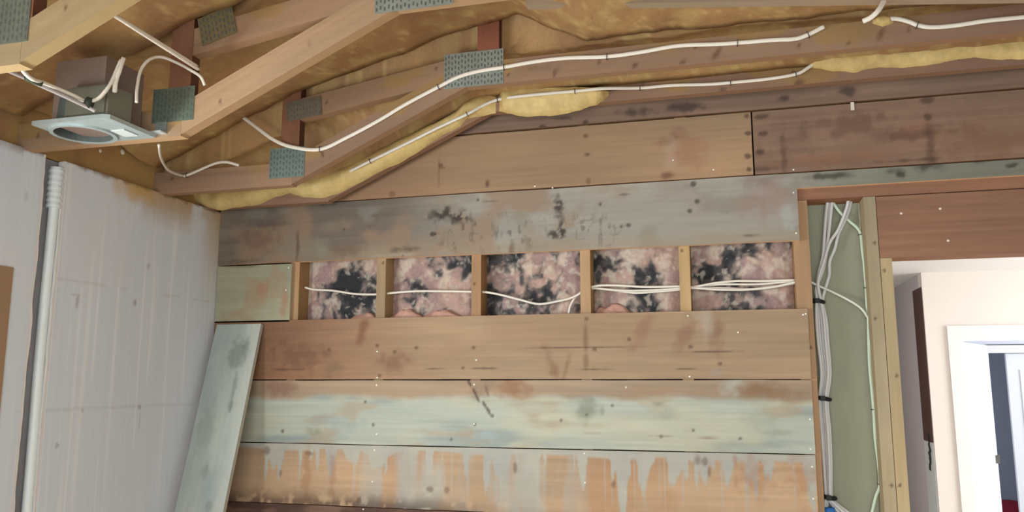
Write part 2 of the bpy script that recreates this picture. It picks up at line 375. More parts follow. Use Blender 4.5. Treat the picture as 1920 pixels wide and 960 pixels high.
def col_D(x, z):
    c = wood(x, z, (160, 158, 132), 29, dark=.86)
    c = stain(c, sst(fbm(x*9, z*9, 61, 3), .5, .7), (158, 128, 100), .6)
    c = stain(c, blob(x, z, 490, 545, 16, 22, seed=300), (156, 112, 88), .7)
    c = stain(c, blob(x, z, 533, 560, 8, 60, seed=301), (160, 120, 94), .7)
    return stain(c, blob(x, z, 455, 498, 40, 5, seed=302), (92, 84, 72), .7)

# ---------------------------------------------------------------- setting
def struct(name, mb, mat): return put(mb.build(name, mat), kind='structure')
WHITE = lin((225, 225, 222)); CONC = lin((226, 218, 204))
floor = MB(); box(floor, (XL-.3, YR-.2, -.1), (4.0, 9.6, 0), CONC); struct('floor', floor, M_GYP)
c = MB(); box(c, (XL-.35, YR-.2, EYE+1.62), (XR+.3, YB+.12, EYE+1.70), lin((120, 95, 70))); struct('ceiling_light_block', c, M_WOOD)  # unseen flat lid above the foam, added only to block light
# rear wall with a wide window, right wall
w = MB(); wc = lin((214, 208, 198))
for a, b in (((XL-.25, YR-.2, 0), (-1.4, YR, EYE+1.65)), ((1.8, YR-.2, 0), (XR+.2, YR, EYE+1.65)), ((-1.4, YR-.2, 0), (1.8, YR, .55)), ((-1.4, YR-.2, 2.35), (1.8, YR, EYE+1.65))): box(w, a, b, wc)
struct('wall_rear', w, M_GYP)
w = MB(); box(w, (XR, YR, 0), (XR+.15, YF-.002, EYE+1.65), wc); struct('wall_right', w, M_GYP)

# foam block wall on the left: combed vertical grooves, a chase cut for a pipe, a window opening nearer the camera
GY0, GY1 = 2.098, 2.196                 # the chase
WY1, WZ0, WZ1 = PX(24, 500, XL)[1]-0.0, EYE-.25, EYE+.355
def col_eps(y, z):
    c = C3((209, 214, 224), y)
    g = fbm(y*75, z*.35, 401, 3)
    c = c*(0.955+0.085*g)[..., None]
    c = mix(c, lin((236, 234, 234)), sst(fbm(y*52, z*1.1, 402, 2), .66, .78)*.45)
    c = mix(c, lin((216, 212, 210)), sst(fbm(y*3, z*2, 403, 3), .45, .7)*.35)
    top = sst(z, ZW-.17, ZW-.01)
    c = mix(c, lin((176, 140, 84)), top*sst(fbm(y*6, z*4, 404, 4)+.35*sst(y, 2.45, 2.6)*(1-sst(y, 2.75, 2.95)), .55, .8)*.8)
    c = mix(c, lin((190, 156, 100)), sst(y, YP-.16, YP-.01)*sst(z, EYE+.2, EYE+.7)*.6)
    pa = PX(255, 350, XL); d = np.sqrt(((y-pa[1])/.13)**2+((z-pa[2])/.085)**2)+(fbm(y*14, z*14, 414, 3)-.5)*.8
    c = mix(c, lin((198, 158, 92)), (1-sst(d, .3, 1.1))*.75)
    c = mix(c, lin((120, 92, 60)), sst(z+.02*fbm(y*40, z*0, 405, 3), ZW-.005, ZW+.014)*.8)
    zj = PX(250, 762, XL)[2]
    c = mix(c, lin((150, 142, 136)), (1-sst(np.abs(z-zj+.004*(fbm(y*14, z*0, 406, 3)-.5)), .001, .006))*.24*sst(fbm(y*20, z*0, 407, 2), .2, .5))
    zj2 = PX(320, 555, XL)[2]
    c = mix(c, lin((160, 150, 140)), (1-sst(np.abs(z-zj2), .001, .005))*.3*sst(fbm(y*20, z*0, 408, 2), .45, .6))
    for a, b, ry, rz, s in ((253, 567, .012, .018, .55), (278, 500, .012, .016, .35), (107, 836, .01, .012, .4), (145, 567, .008, .03, .4), (140, 552, .02, .006, .35), (155, 770, .006, .006, .5), (262, 762, .012, .012, .45), (262, 790, .003, .05, .3), (50, 370, .008, .02, .3)):
        p = PX(a, b, XL); d = np.sqrt(((y-p[1])/ry)**2+((z-p[2])/rz)**2)+(fbm(y*60, z*60, 409, 2)-.5)
        c = mix(c, lin((128, 116, 110)), (1-sst(d, .5, 1.1))*s)
    return c
w = MB(); U, V, N = (0, 1, 0), (0, 0, 1), (1, 0, 0)
def eps_piece(y0, y1, z0, z1, res, wobble=True):
    slab(w, (XL, y0, z0), U, V, N, y1-y0, z1-z0, .28, res, lambda a, b: col_eps(a+y0, b+z0))
eps_piece(GY1, YP+.16, 0, ZW, .006)
struct('wall_left_far', w, M_EPS); w = MB()
eps_piece(WY1, GY0, 0, ZW, .008)
eps_piece(YR-.1, WY1, WZ1, ZW, .03); eps_piece(YR-.1, WY1, 0, WZ0, .03); eps_piece(YR-.1, .5, WZ0, WZ1, .05)
struct('wall_left', w, M_EPS); w = MB()
slab(w, (XL-.036, GY0, 0), U, V, N, GY1-GY0, ZW, .2, .012, lambda a, b: C3((150, 150, 158), a)*(.9+.2*fbm(a*40, b*6, 411, 3))[..., None])  # chase back greyed, its recess shade put into the colour
# ragged lips of the chase
for yy, sg in ((GY0, 1), (GY1, -1)):
    n = 160; zz = np.linspace(0, ZW, n); e = .006+.010*fbm(zz*14, zz*0+sg, 412+sg, 4)
    Vv = []
    for k in range(n):
        Vv += [(XL-.001, yy-.004*sg, zz[k]), (XL-.0005, yy+sg*e[k], zz[k]), (XL-.03, yy+sg*e[k]*.6, zz[k])]
    Ff = []
    for k in range(n-1):
        for j in range(2): Ff.append((k*3+j, k*3+j+1, k*3+j+4, k*3+j+3))
    w.add(Vv, Ff, lin((216, 212, 212)))
struct('trim_5', w, M_EPS)
# window buck
w = MB(); bc = lin((156, 126, 98))
for a, b in (((XL-.28, WY1-.06, WZ0), (XL+.004, WY1, WZ1)), ((XL-.28, .5, WZ1-.04), (XL+.004, WY1-.06, WZ1)), ((XL-.28, .5, WZ0), (XL+.004, WY1-.06, WZ0+.04)), ((XL-.28, .5, WZ0+.04), (XL+.004, .54, WZ1-.04))): box(w, a, b, bc)
struct('window_1', w, M_WOODV)

# backing sheet left of the door bay, coloured dark for shade between planks; drywall of the far room closes the bay
w = MB(); box(w, (XL-.3, YB+.02, 0), (XE, YB+.05, EYE+1.62), lin((70, 55, 48))); struct('wall_back', w, M_WOOD); w = MB()
xj = P(1648, 485, YF)[0]
box(w, (XE, YB+.02, P(1700, 345, YF)[2]), (2.5, YB+.05, EYE+1.62), lin((90, 72, 60))); struct('wall_back_top', w, M_WOOD); w = MB()
box(w, (1.55, YF, 0), (2.5, YB+.05, P(1700, 345, YF)[2]-.002), lin((150, 130, 110)))
struct('wall_back_right', w, M_WOOD)

# ---------------------------------------------------------------- planks of the back wall
X0 = XL+.004
zl = lambda px, py: P(px, py, YP)[2]
rows = {'A': (zl(1000, 240), EYE+1.25), 'B': (EYE+.762, zl(1000, 242)-.004), 'C': (zl(1000, 472), EYE+.757),
        'E': (zl(1000, 712)+.002, zl(1000, 590)), 'F': (zl(1000, 841)+.002, zl(1000, 712)-.002), 'G': (zl(1000, 965)+.002, zl(1000, 841)-.002)}
def plank(label, x0, x1, z0, z1, cf, seed, nails=(), extra=None, cut=None):
    r = thing('wall_plank', label, 'plank', (0.5*(x0+x1), YP, z0))
    mb = MB()
    slab(mb, (x0, YP, z0), (1, 0, 0), (0, 0, 1), (0, -1, 0), x1-x0, z1-z0, TH, .0052, lambda a, b: cf(a+x0, b+z0), wob=.0016, seed=seed, side=lin(cut) if cut else lin((150, 112, 84)))
    if extra:
        for (a0, a1, b0, b1) in extra:
            slab(mb, (a0, YP, b0), (1, 0, 0), (0, 0, 1), (0, -1, 0), a1-a0, b1-b0, TH, .0052, lambda a, b: cf(a+a0, b+b0), side=lin(cut) if cut else lin((196, 140, 100)))
    mb.build('board', M_WOOD, r)
    for (px, py) in nails:
        m = MB(); p = P(px, py, YP); dome(m, p, (0, -1, 0), .0038, .0018, lin((235, 235, 228)), 7); put(m.build('nail_head', M_GALV, r), 'bright nail head')
    return r
XS = P(1497, 400, YP)[0]; ZC = zl(1510, 352); XEND = 1.55
plank('dark stained top plank with black spots tucked up behind the rafter at the wall', X0, XEND, *rows['A'], col_A, 1)
plank('warm tan plank with oval knots above the mouldy grey plank', X0, P(1410, 270, YP)[0], *rows['B'], col_B, 2, nails=((1003, 349), (1262, 300), (1338, 318), (1036, 352)))
plank('dark brown stained plank end running right above the doorway', P(1413, 270, YP)[0], XEND, *rows['B'], col_Bright, 3, nails=((1488, 318),))
plank('weathered grey plank covered in black mould above the open stud cells', X0, XS, *rows['C'], col_C, 4, nails=((1488, 361), (1493, 437)), extra=[(XS, XEND, ZC, rows['C'][1])], cut=(240, 192, 150))  # fresh cut lower edge, colour raised to carry light bounced off the floor
plank('short grey green plank piece in the left corner beside the open cells', X0, P(545, 545, YP)[0], zl(480, 604), zl(480, 497), col_D, 5, nails=((541, 502), (536, 544)), cut=(176, 160, 136))
plank('tan plank with reddish stains directly below the open insulation cells', X0, XE, *rows['E'], col_E, 6, nails=((707, 659), (707, 708), (1290, 592), (1384, 623), (1506, 590), (1511, 588), (1293, 706), (893, 675)))
plank('whitewashed grey plank with brown upper edge at mid wall', X0, P(1525, 780, YP)[0], *rows['F'], col_F, 7, nails=((706, 722), (889, 721), (1174, 726), (1519, 786), (1520, 842), (706, 814), (889, 795)))
plank('orange brown plank streaked with white drips low on the wall', X0, P(1531, 900, YP)[0], *rows['G'], col_G, 8, nails=((1523, 875), (1525, 935), (702, 844), (698, 903), (1096, 850), (1097, 905), (681, 955)))
plank('dark stained plank at the bottom edge of the view', X0, P(1535, 950, YP)[0], rows['G'][0]-.25, rows['G'][0]-.004, col_H, 9)
w = MB(); box(w, (X0, YP, 0), (P(1535, 950, YP)[0], YF, rows['G'][0]-.256), lin((120, 95, 78))); struct('trim_1', w, M_WOOD)

# ---------------------------------------------------------------- studs
def stud(name, label, x0, x1, z0, z1, base, seed, group=None, y1=None, y0=YF, horiz=False):
    mb = MB()
    y1 = y1 or YB
    if horiz: slab(mb, (x0, y0, z0), (1, 0, 0), (0, 0, 1), (0, -1, 0), x1-x0, z1-z0, y1-y0, .008, lambda a, b: wood(a+x0, b+z0, base, seed, dark=.6), side=lin(base))
    else:
        def cf(a, b):
            c = wood(b+z0, a*.7, base, seed)
            for k in range(int((z1-z0)/.35)+1):
                zz = z0+.12+k*.37+.1*((k*seed) % 3); d = np.sqrt(((a-(x1-x0)*(.3+.4*((k+seed) % 2)))/.006)**2+((b+z0-zz)/.007)**2)
                c = mix(c, lin((72, 52, 38)), (1-sst(d, .6, 1.2))*.8)
            return c
        slab(mb, (x0, y0, z0), (1, 0, 0), (0, 0, 1), (0, -1, 0), x1-x0, z1-z0, y1-y0, .006, cf, side=lin(base)*.92)
    o = mb.build(name, M_WOOD if horiz else M_WOODV)
    return put(o, label, 'stud' if not horiz else 'beam', group)
cells = ((545, 557, 540), (706, 725, 535), (884, 902, 530), (1088, 1108, 525), (1274, 1295, 520))
slabels = ('leftmost upright stud in the open cells, beside the grey green plank piece', 'second upright stud from the left in the open cells', 'middle left stud between a pale cell and the dipping cable cell',
           'stud between the dipping cable cell and the double cable cell', 'stud left of the rightmost cell with most cables')
for i, ((a, b, y), lb) in enumerate(zip(cells, slabels)):
    xa = P(a, y, YF)[0]
    stud('wall_stud', lb, xa, xa+.040, 0.02, rows['C'][1]+.3, ((168, 132, 92), (172, 142, 104), (172, 130, 88), (176, 140, 100), (184, 150, 100))[i], 31+i)
xs5 = P(1491, 515, YF)[0]
stud('wall_stud', 'stud at the right end of the planks beside the cable bay', xs5, XE+.021, 0.02, ZC-.042, (178, 138, 98), 37)
xk1 = P(1658.5, 620, YF)[0]; xk0 = xk1-.036
stud('wall_stud', 'wider pale stud on the right of the cable bay', xk0-.004, xk1, 0.02, ZC-.042, (172, 154, 122), 38)
xt1 = P(1682, 620, YF)[0]
zhb = P(1672, 483, YF)[2]
stud('door_jamb_stud', 'knotty jamb stud forming the left edge of the bright doorway', xk1+.002, xt1, 0.02, zhb-.001, (190, 166, 124), 39, y1=YB+.03)
hd = stud('door_header', 'reddish brown header beam above the bright doorway', xk1+.002, XEND, zhb, ZC-.044, (150, 106, 80), 40, horiz=True)
for px, py in ((1690, 400), (1763, 391), (1778, 451)):
    m = MB(); dome(m, P(px, py, YF), (0, -1, 0), .005, .002, lin((225, 215, 205)), 7); put(m.build('nail_head', M_GALV, hd), 'bright nail head')
stud('wall_top_plate', 'thin reddish plate running above the cable bay and door header', XS+.002, XEND, ZC-.041, ZC, (150, 104, 78), 41, horiz=True, y0=YF-.004)
w = MB(); box(w, (1.47, YF, .02), (1.51, YB, zhb-.001), lin((180, 150, 105))); put(w.build('door_jamb_stud', M_WOODV), 'right jamb stud of the bright doorway', 'stud')
# gypsum back of the bay
w = MB(); slab(w, (XE+.022, YB, .02), (1, 0, 0), (0, 0, 1), (0, -1, 0), xk0-.005-XE-.022, ZC-.05, .012, .012,
     lambda a, b: mix(C3((158, 160, 140), a), lin((144, 146, 132)), fbm(a*6, b*5, 501, 4)))
struct('trim_2', w, M_GYP)

# ---------------------------------------------------------------- glass fibre batts in the open cells
def batt(label, x0, x1, seed, dark_at, dens, lump):
    z0, z1 = rows['E'][1]-.10, rows['C'][0]+.03
    lu, lv = x1-x0, z1-z0
    r = thing('insulation_batt', label, 'insulation', (0.5*(x0+x1), YB-.03, z0))
    def h(u, v):
        X, Z = u+x0, v+z0
        t = .035*(fbm(X*9, Z*9, seed, 4)-.5) + .016*(fbm(X*32, Z*32, seed+1, 3)-.5)
        edge = np.minimum(np.minimum(u, lu-u)/.03, 1)
        return t*edge - .012*(1-edge)
    def cf(u, v):
        X, Z = u+x0, v+z0
        wx, wz = X+.055*(fbm(X*13, Z*13, seed+6, 4)-.5), Z+.055*(fbm(X*16+7, Z*16, seed+7, 3)-.5)
        c = mix(C3((178, 148, 138), u), lin((156, 130, 130)), sst(fbm(wx*10, wz*10, seed+2, 4), .35, .65))
        c = mix(c, lin((198, 182, 168)), sst(fbm(wx*20+3, wz*20, seed+3, 4), .50, .72)*.75)
        m = fbm(wx*9.5, wz*9.5, seed+4, 5); m2 = fbm(wx*34+9, wz*34, seed+5, 4)
        big = 0*u
        for (ax, az, rx, rz, s) in dark_at:
            big = big + s*np.exp(-(((u/lu)-ax)/rx)**2-(((v-.10)/(lv-.13))-az)**2/rz**2)
        m = m+big*1.25
        c = mix(c, lin((128, 118, 114)), sst(m+.5*(m2-.5), .44-dens, .58-dens)*.7)
        c = mix(c, lin((72, 71, 74)), sst(m+.55*(m2-.5), .54-dens, .66-dens)*.9)
        c = mix(c, lin((46, 48, 52)), sst(m+.4*(m2-.5), .64-dens, .76-dens)*.8)
        c = mix(c, lin((196, 186, 174)), sst(fbm(wx*44, wz*44, seed+8, 3), .60, .74)*.55)
        return c
    mb = MB(); slab(mb, (x0, YB-.035, z0), (1, 0, 0), (0, 0, 1), (0, -1, 0), lu, lv, .03, .0045, cf, hfn=h)
    mb.build('batt_face', M_BATT, r)
    mb = MB()
    for (a, wd, ht) in lump:
        n, m2 = 26, 14; V = []; Cc = []
        for i in range(n):
            for j in range(m2):
                th = math.pi*j/(m2-1); t = i/(n-1)
                rr = math.sqrt(max(0.0, 1-(2*t-1)**2))*(0.85+.5*(fbm(np.array([t*5.0+seed]), np.array([j*.35]), seed+11, 3)[0]-.5))
                V.append((x0+(a+(t-.5)*wd)*lu, YB-.038-.034*rr*math.sin(th), rows['E'][1]-.03+(ht+.03)*rr*(.5-.5*math.cos(th))))
                k = fbm(np.array([t*8.0]), np.array([j*.5]), seed+12, 3)[0]
                Cc.append(lin((200, 154, 136))*(1-k*.5)+lin((196, 160, 150))*k*.5)
        F = [(i*m2+j, i*m2+j+1, (i+1)*m2+j+1, (i+1)*m2+j) for i in range(n-1) for j in range(m2-1)]
        mb.add(V, F, np.array(Cc), True)
    if lump: put(mb.build('batt_fold', M_BATT, r), 'clean salmon pink fold')
    return r
xs = [P(a, y, YF)[0]+.040 for a, b, y in cells]; xe = [P(a, y, YF)[0] for a, b, y in cells[1:]]+[xs5]
binfo = (('pink insulation batt with a tall black mould patch, leftmost open cell', ((.58, .55, .28, .5, .22), (.05, .6, .15, .3, -.1)), -.06, ((.3, .6, .012), (.8, .5, .035))),
         ('mostly pale pink speckled insulation batt in the second open cell', ((.95, .5, .15, .5, .10), (.2, .75, .2, .2, .05)), -.04, ((.18, .5, .05), (.6, .6, .042))),
         ('black and cream mottled insulation batt behind the dipping cable', ((.3, .4, .35, .4, .08), (.7, .6, .2, .3, .04)), .02, ((.2, .35, .02), (.5, .5, .014))),
         ('insulation batt with an arch of black mould behind two cables', ((.25, .9, .25, .2, .16), (.55, .45, .25, .35, .12), (.68, .75, .12, .3, .14), (.5, .97, .2, .1, -.15), (.98, .8, .12, .4, -.2)), -.02, ((.22, .5, .05),)),
         ('rightmost grey and pink insulation batt behind the bunch of cables', ((.5, .9, .16, .16, .16), (.15, .55, .2, .3, .08), (.8, .75, .2, .3, -.1)), 0.0, ()))
for i, (lb, da, de, lu_) in enumerate(binfo): batt(lb, xs[i]+.001, xe[i]-.001, 600+i*20, da, de, lu_)

# ---------------------------------------------------------------- roof trusses
HEEL, FLAT, K1, K2 = EYE+.738, EYE+1.060, -1.60, -.895
BH, BT = .089, .038
def beam(mb, p0, p1, Y, h, seed, base, th=BT, extra=None):
    """board on edge in the plane y = Y: p0, p1 are (x, z) ends of its lower front edge"""
    p0, p1 = np.array(p0), np.array(p1); d = p1-p0; L = np.linalg.norm(d); d /= L
    Uv = (d[0], 0, d[1]); Vv = (-d[1], 0, d[0])
    if Vv[2] < 0: Vv = (d[1], 0, -d[0])
    def cf(a, b):
        c = wood(a, b, base, seed, dark=.74)
        X, Z = p0[0]+a*Uv[0]+b*Vv[0], p0[1]+a*Uv[2]+b*Vv[2]
        c = mix(c, lin((150, 120, 66)), sst(fbm(X*6, Z*10, seed+50, 3)+.25*(b/h-.5), .58, .75)*.55)
        k = 0
        for t in range(int(L/.33)+1):
            ax = .17+t*.33+.12*((t*seed) % 3); bz = h*(.3+.2*((t+seed) % 3))
            dd = np.sqrt(((a-ax)/.008)**2+((b-bz)/.007)**2)+(fbm(X*80, Z*80, seed+51, 2)-.5)*.6
            k = np.maximum(k, 1-sst(dd, .6, 1.15))
        c = mix(c, lin((76, 48, 34)), k*.75)
        return extra(c, X, Z) if extra else c
    slab(mb, (p0[0], Y, p0[1]), Uv, Vv, (0, -1, 0), L, h, th, .010, cf, side=lin(base)*1.12)
def plate(parent, x0, x1, z0, z1, Y, rot=0.0, base=(150, 156, 150), label=None):
    """toothed steel connector: a thin sheet with rows of punched slots"""
    mb = MB(); cx, cz = (x0+x1)/2, (z0+z1)/2; ca, sa = math.cos(rot), math.sin(rot)
    lu, lv = x1-x0, z1-z0; Uv = np.array((ca, 0, sa)); Vv = np.array((-sa, 0, ca))
    O = np.array((cx, Y-.0022, cz))-Uv*lu/2-Vv*lv/2
    def cf(a, b):
        c = C3(base, a)*(.88+.3*fbm(a*25, b*25, 55, 3))[..., None]
        return c
    slab(mb, O, Uv, Vv, (0, -1, 0), lu, lv, .002, .02, cf)
    nu, nv = int(lu/.0125), int(lv/.020)
    for i in range(nu):
        for j in range(nv):
            q = O+Uv*((i+.5)*lu/nu)+Vv*((j+.5+(.25 if i % 2 else -.0))*lv/(nv+.3))+np.array((0, -.0005, 0))
            a, b = Uv*.0026, Vv*.0058
            mb.add([q-a-b, q+a-b, q+a+b, q-a+b], [(0, 1, 2, 3)], lin((104, 109, 107)))
            t = q+np.array((0, -.0022, 0))+Vv*.0045
            mb.add([q-a+b, q+a+b, t+a, t-a], [(0, 1, 2, 3)], lin((160, 166, 162)))
    o = mb.build('nail_plate', M_GALV, parent)
    if label: put(o, label)
    return o
brown = ((140, 106, 84), (150, 116, 90), (162, 130, 98), (158, 134, 96))
def zprof(x): return HEEL if x < K1 else (FLAT if x > K2 else HEEL+(FLAT-HEEL)*(x-K1)/(K2-K1))
def truss(i, label):
    Y = T_Y[i]; r = thing('roof_truss', label, 'truss', (K1, Y, HEEL), 'roof trusses')
    del r['group']
    pieces = (((XL-.12, HEEL), (K1+.01, HEEL), 3), ((K1, HEEL), (K2, FLAT), 5), ((K2-.012, FLAT), (XR-.02, FLAT), 7))
    def chord_knots(c, X, Z):
        c = mix(c, lin((122, 92, 82)), sst(X, .2, 1.0)*.6)
        for q, (px, py, rx, ry, an) in enumerate((((1355, 170, 7, 14, .25), (1046, 193, 5, 8, 0), (1500, 155, 9, 6, 0)) if i == 0 else ((1346, 98, 6, 20, -.5), (1651, 66, 5, 15, -.4), (1280, 116, 4, 4, 0), (1592, 82, 4, 3, 0), (1190, 122, 5, 5, 0), (1040, 138, 4, 9, -.3), (1000, 128, 40, 3, 0)))):
            c = stain(c, blob(X, Z, px, py, rx, ry, Y, seed=q+400*i, ang=an, rough=.4), (84, 56, 44), .8)
        return c
    for k, (a, b, s) in enumerate(pieces):
        mb = MB(); beam(mb, a, b, Y+(.0004 if k == 1 else 0), BH, 300+i*20+s, brown[i], extra=chord_knots if (k == 2 and i < 2) else None)
        mb.build('bottom_chord', M_WOOD, r)
    # top chord and the webs between
    top = lambda x: EYE+1.50-.0*x if x > 0.3 else EYE+1.50-(.3-x)*.14
    mb = MB(); beam(mb, (XL-.12, EYE+1.16), (0.3, top(.3)-.02), Y, BH, 340+i, brown[i]); mb.build('top_chord', M_WOOD, r)
    mb = MB(); beam(mb, (0.3, top(.3)-.02), (XR-.02, EYE+1.20), Y, BH, 345+i, brown[i]); mb.build('top_chord', M_WOOD, r)
    if i == 0: return r
    x0 = K1-.045
    mb = MB(); slab(mb, (x0, Y+.001, HEEL+BH), (1, 0, 0), (0, 0, 1), (0, -1, 0), .078, .50, BT, .01, lambda a, b: wood(b, a, (136, 88, 62), 350+i), side=lin((90, 58, 42)))
    mb.build('web', M_WOODV, r)
    mb = MB(); beam(mb, (K1-.02, EYE+.985), (K2-.02, FLAT+BH-.055), Y+.0025, .085, 360+i, (150, 116, 88)); mb.build('web', M_WOOD, r)
    xv = P(895, 90, T_Y[1])[0]
    mb = MB(); slab(mb, (xv, Y+.001, FLAT+BH), (1, 0, 0), (0, 0, 1), (0, -1, 0), .082, .30, BT, .01, lambda a, b: wood(b, a, (142, 82, 58), 370+i), side=lin((92, 58, 42)))
    mb.build('web', M_WOODV, r)
    return r
t1 = truss(0, 'roof truss closest to the plank wall, with yellow foam lapping its face')
t2 = truss(1, 'second roof truss from the plank wall, carrying the long upper cable and two steel plates')
t3 = truss(2, 'roof truss running past the recessed light, third out from the plank wall')
t4 = truss(3, 'roof truss across the top left corner, nearest the camera')
mb = MB(); q0, q1 = P(985, 9, 2.46), P(1990, -6, 2.46)
beam(mb, (q0[0], q0[2]), (q1[0], q1[2]), 2.46, .085, 390, (158, 138, 116))
put(mb.build('brace_board', M_WOOD), 'greyish brace board along the top edge above the second truss', 'board')
def plate_px(par, px0, px1, py0, py1, Y, rot=0, **k):
    a, b = P(px0, (py0+py1)/2, Y), P(px1, (py0+py1)/2, Y); c, d = P((px0+px1)/2, py1, Y), P((px0+px1)/2, py0, Y)
    return plate(par, a[0], b[0], c[2], d[2], Y, rot, **k)
plate_px(t2, 833, 944, 97, 162, T_Y[1], .0)
plate_px(t2, 506, 571, 277, 333, T_Y[1], .0, base=(120, 138, 134))
plate_px(t2, 538, 602, 186, 222, T_Y[1], .10, base=(126, 118, 104), label='foam smeared toothed steel plate')
plate_px(t3, 704, 850, -52, 17, T_Y[2], .0)
plate_px(t3, 287, 364, 165, 228, T_Y[2], .0, base=(112, 126, 114))
plate_px(t3, 375, 440, 22, 75, T_Y[2], .25, base=(132, 124, 96), label='foam smeared toothed steel plate')
plate_px(t4, -60, 57, -40, 84, T_Y[3], .0, base=(116, 126, 118))

# ---------------------------------------------------------------- sprayed foam between the trusses, rim board
def foam_col(X, Yy, seed):
    n = fbm(X*3.2, Yy*3.2, seed, 4); m = fbm(X*11, Yy*11, seed+3, 4)
    c = mix(C3((172, 134, 90), X), lin((154, 116, 80)), sst(n, .4, .65))
    c = mix(c, lin((180, 152, 100)), sst(m, .5, .72)*.7)
    return mix(c, lin((206, 178, 124)), sst(fbm(X*38, Yy*38, seed+5, 3), .64, .76)*.5)
def foam_sheet(label, y0, y1, prof, seed, low=False):
    nx, ny = 330, max(12, int((y1-y0)/.018)); x = np.linspace(XL-.02, XR-.01, nx); y = np.linspace(y0, y1, ny)
    X, Yy = np.meshgrid(x, y, indexing='ij')
    Z = np.interp(X, [p[0] for p in prof], [p[1] for p in prof])
    t = (Yy-y0)/(y1-y0)
    Z = Z +   .07*(fbm(X*3.1, Yy*4.2, seed, 3)-.5) + .030*(fbm(X*10, Yy*10, seed+1, 4)-.5) + .012*(fbm(X*34, Yy*34, seed+2, 3)-.5)
    LAP = ((-2.2, .85), (-1.7, 1.06), (-1.6, 1.10), (-.98, 1.26), (-.70, 1.31), (-.45, 1.185), (2.5, 1.165)) if not low else [(q, zprof(q)-EYE+.06) for q in np.linspace(-2.2, 2.5, 95)]
    Lz = np.interp(X, [p[0] for p in LAP], [p[1] for p in LAP]) + (.012 if low else .03)*(fbm(X*7, Yy*7, seed+8, 3)-.5)
    wl = sst(t, .35, .98); Z = Z*(1-wl) + Lz*wl - .03*np.exp(-t*14)
    Z[:, 0] = 1.6; Z[:, -1] = 1.6                 # edge rows run up as added skirts that shut out sky between sheets
    Yy = Yy.copy(); Yy[:, 1] = Yy[:, 0]+.001; Yy[:, -2] = Yy[:, -1]-.001
    V = np.stack([X, Yy, Z+EYE], -1).reshape(-1, 3); c = foam_col(X, Yy, seed+4).reshape(-1, 3)
    mb = MB(); F = [(i*ny+j, i*ny+j+1, (i+1)*ny+j+1, (i+1)*ny+j) for i in range(nx-1) for j in range(ny-1)]
    mb.add(list(V), F, c, True)
    return put(mb.build('spray_foam', M_FOAM), label, 'foam', None, 'stuff')
foam_sheet('yellow brown spray foam overhead between the wall truss and the second truss', T_Y[1]+BT, T_Y[0], ((-2.2, .78), (-2.0, .86), (-1.6, 1.02), (-1.3, 1.10), (-.9, 1.20), (0, 1.22), (2.5, 1.20)), 701, True)
foam_sheet('brown spray foam overhead between the second and third trusses', T_Y[2]+BT, T_Y[1], ((-2.2, .92), (-2.05, .98), (-1.6, 1.13), (-.9, 1.30), (-.4, 1.26), (0, 1.22), (1.0, 1.18), (2.5, 1.18)), 711)
foam_sheet('yellow spray foam above the recessed light', T_Y[3]+BT, T_Y[2], ((-2.2, .88), (-2.05, .98), (-1.6, 1.12), (-.9, 1.33), (0, 1.34), (2.5, 1.24)), 721)
foam_sheet('spray foam out past the nearest truss', .3, T_Y[3], ((-2.2, .80), (-2.05, .96), (-1.6, 1.10), (-.9, 1.30), (0, 1.34), (2.5, 1.24)), 731)
# foam bulging over the face of the truss at the wall: lower edge follows the photo
def foam_bulge(label, up, lo, Y, depth, seed, n=90, m=16, name='spray_foam'):
    ux, uy = [p[0] for p in up], [p[1] for p in up]; lx, ly = [p[0] for p in lo], [p[1] for p in lo]
    a, b = max(ux[0], lx[0]), min(ux[-1], lx[-1]); V = []; Cc = []
    for i in range(n):
        px = a+(b-a)*i/(n-1)
        top = P(px, np.interp(px, ux, uy), Y); bot = P(px, np.interp(px, lx, ly)+5*(fbm(np.array([px/22.]), np.array([seed*1.]), seed, 3)[0]-.5), Y)
        e = min(1, i/5, (n-1-i)/5)
        for j in range(m):
            t = j/(m-1); p = top*(1-t)+bot*t
            bul = (max(0, math.sin(math.pi*min(1, .25+t*.75)))**.55)*depth*e*(.65+.7*fbm(np.array([p[0]*14]), np.array([p[2]*14]), seed+2, 3)[0])
            V.append((p[0], p[1]-bul-.0006, p[2]))
            k = fbm(np.array([p[0]*11]), np.array([p[2]*16]), seed+4, 4)[0]; k2 = fbm(np.array([p[0]*40]), np.array([p[2]*40]), seed+6, 3)[0]
            cc = lin((214, 190, 132))*(1-k)+lin((184, 154, 98))*k
            Cc.append(cc*(.85+.3*k2))
    F = [(i*m+j, i*m+j+1, (i+1)*m+j+1, (i+1)*m+j) for i in range(n-1) for j in range(m-1)]
    mb = MB(); mb.add(V, F, np.array(Cc), True)
    return put(mb.build(name, M_FOAM), label, 'foam', None, 'stuff')
foam_bulge('yellow foam spilling down the sloped face of the truss at the wall', ((330, 350), (420, 350), (560, 337), (600, 337), (640, 325), (694, 299), (760, 267), (820, 238), (862, 215), (876, 200), (900, 188), (930, 178)), ((330, 372), (409, 394), (487, 385), (520, 368), (545, 362), (569, 371), (610, 372), (644, 359), (700, 328), (737, 312), (781, 287), (828, 256), (862, 237), (876, 222), (930, 212)), T_Y[0], .050, 801)
foam_bulge('long yellow foam lump under the lower cable on the wall truss', ((936, 176), (1000, 172), (1080, 170), (1142, 172)), ((936, 208), (975, 219), (1030, 218), (1085, 208), (1120, 196), (1142, 180)), T_Y[0], .040, 811)
foam_bulge('wavy yellow foam strip on the wall truss above the doorway', ((1500, 108), (1600, 96), (1750, 80), (1920, 62), (1990, 56)), ((1500, 124), (1560, 134), (1600, 136), (1650, 127), (1710, 126), (1760, 120), (1800, 112), (1830, 109), (1880, 114), (1920, 110), (1990, 104)), T_Y[0], .036, 821)
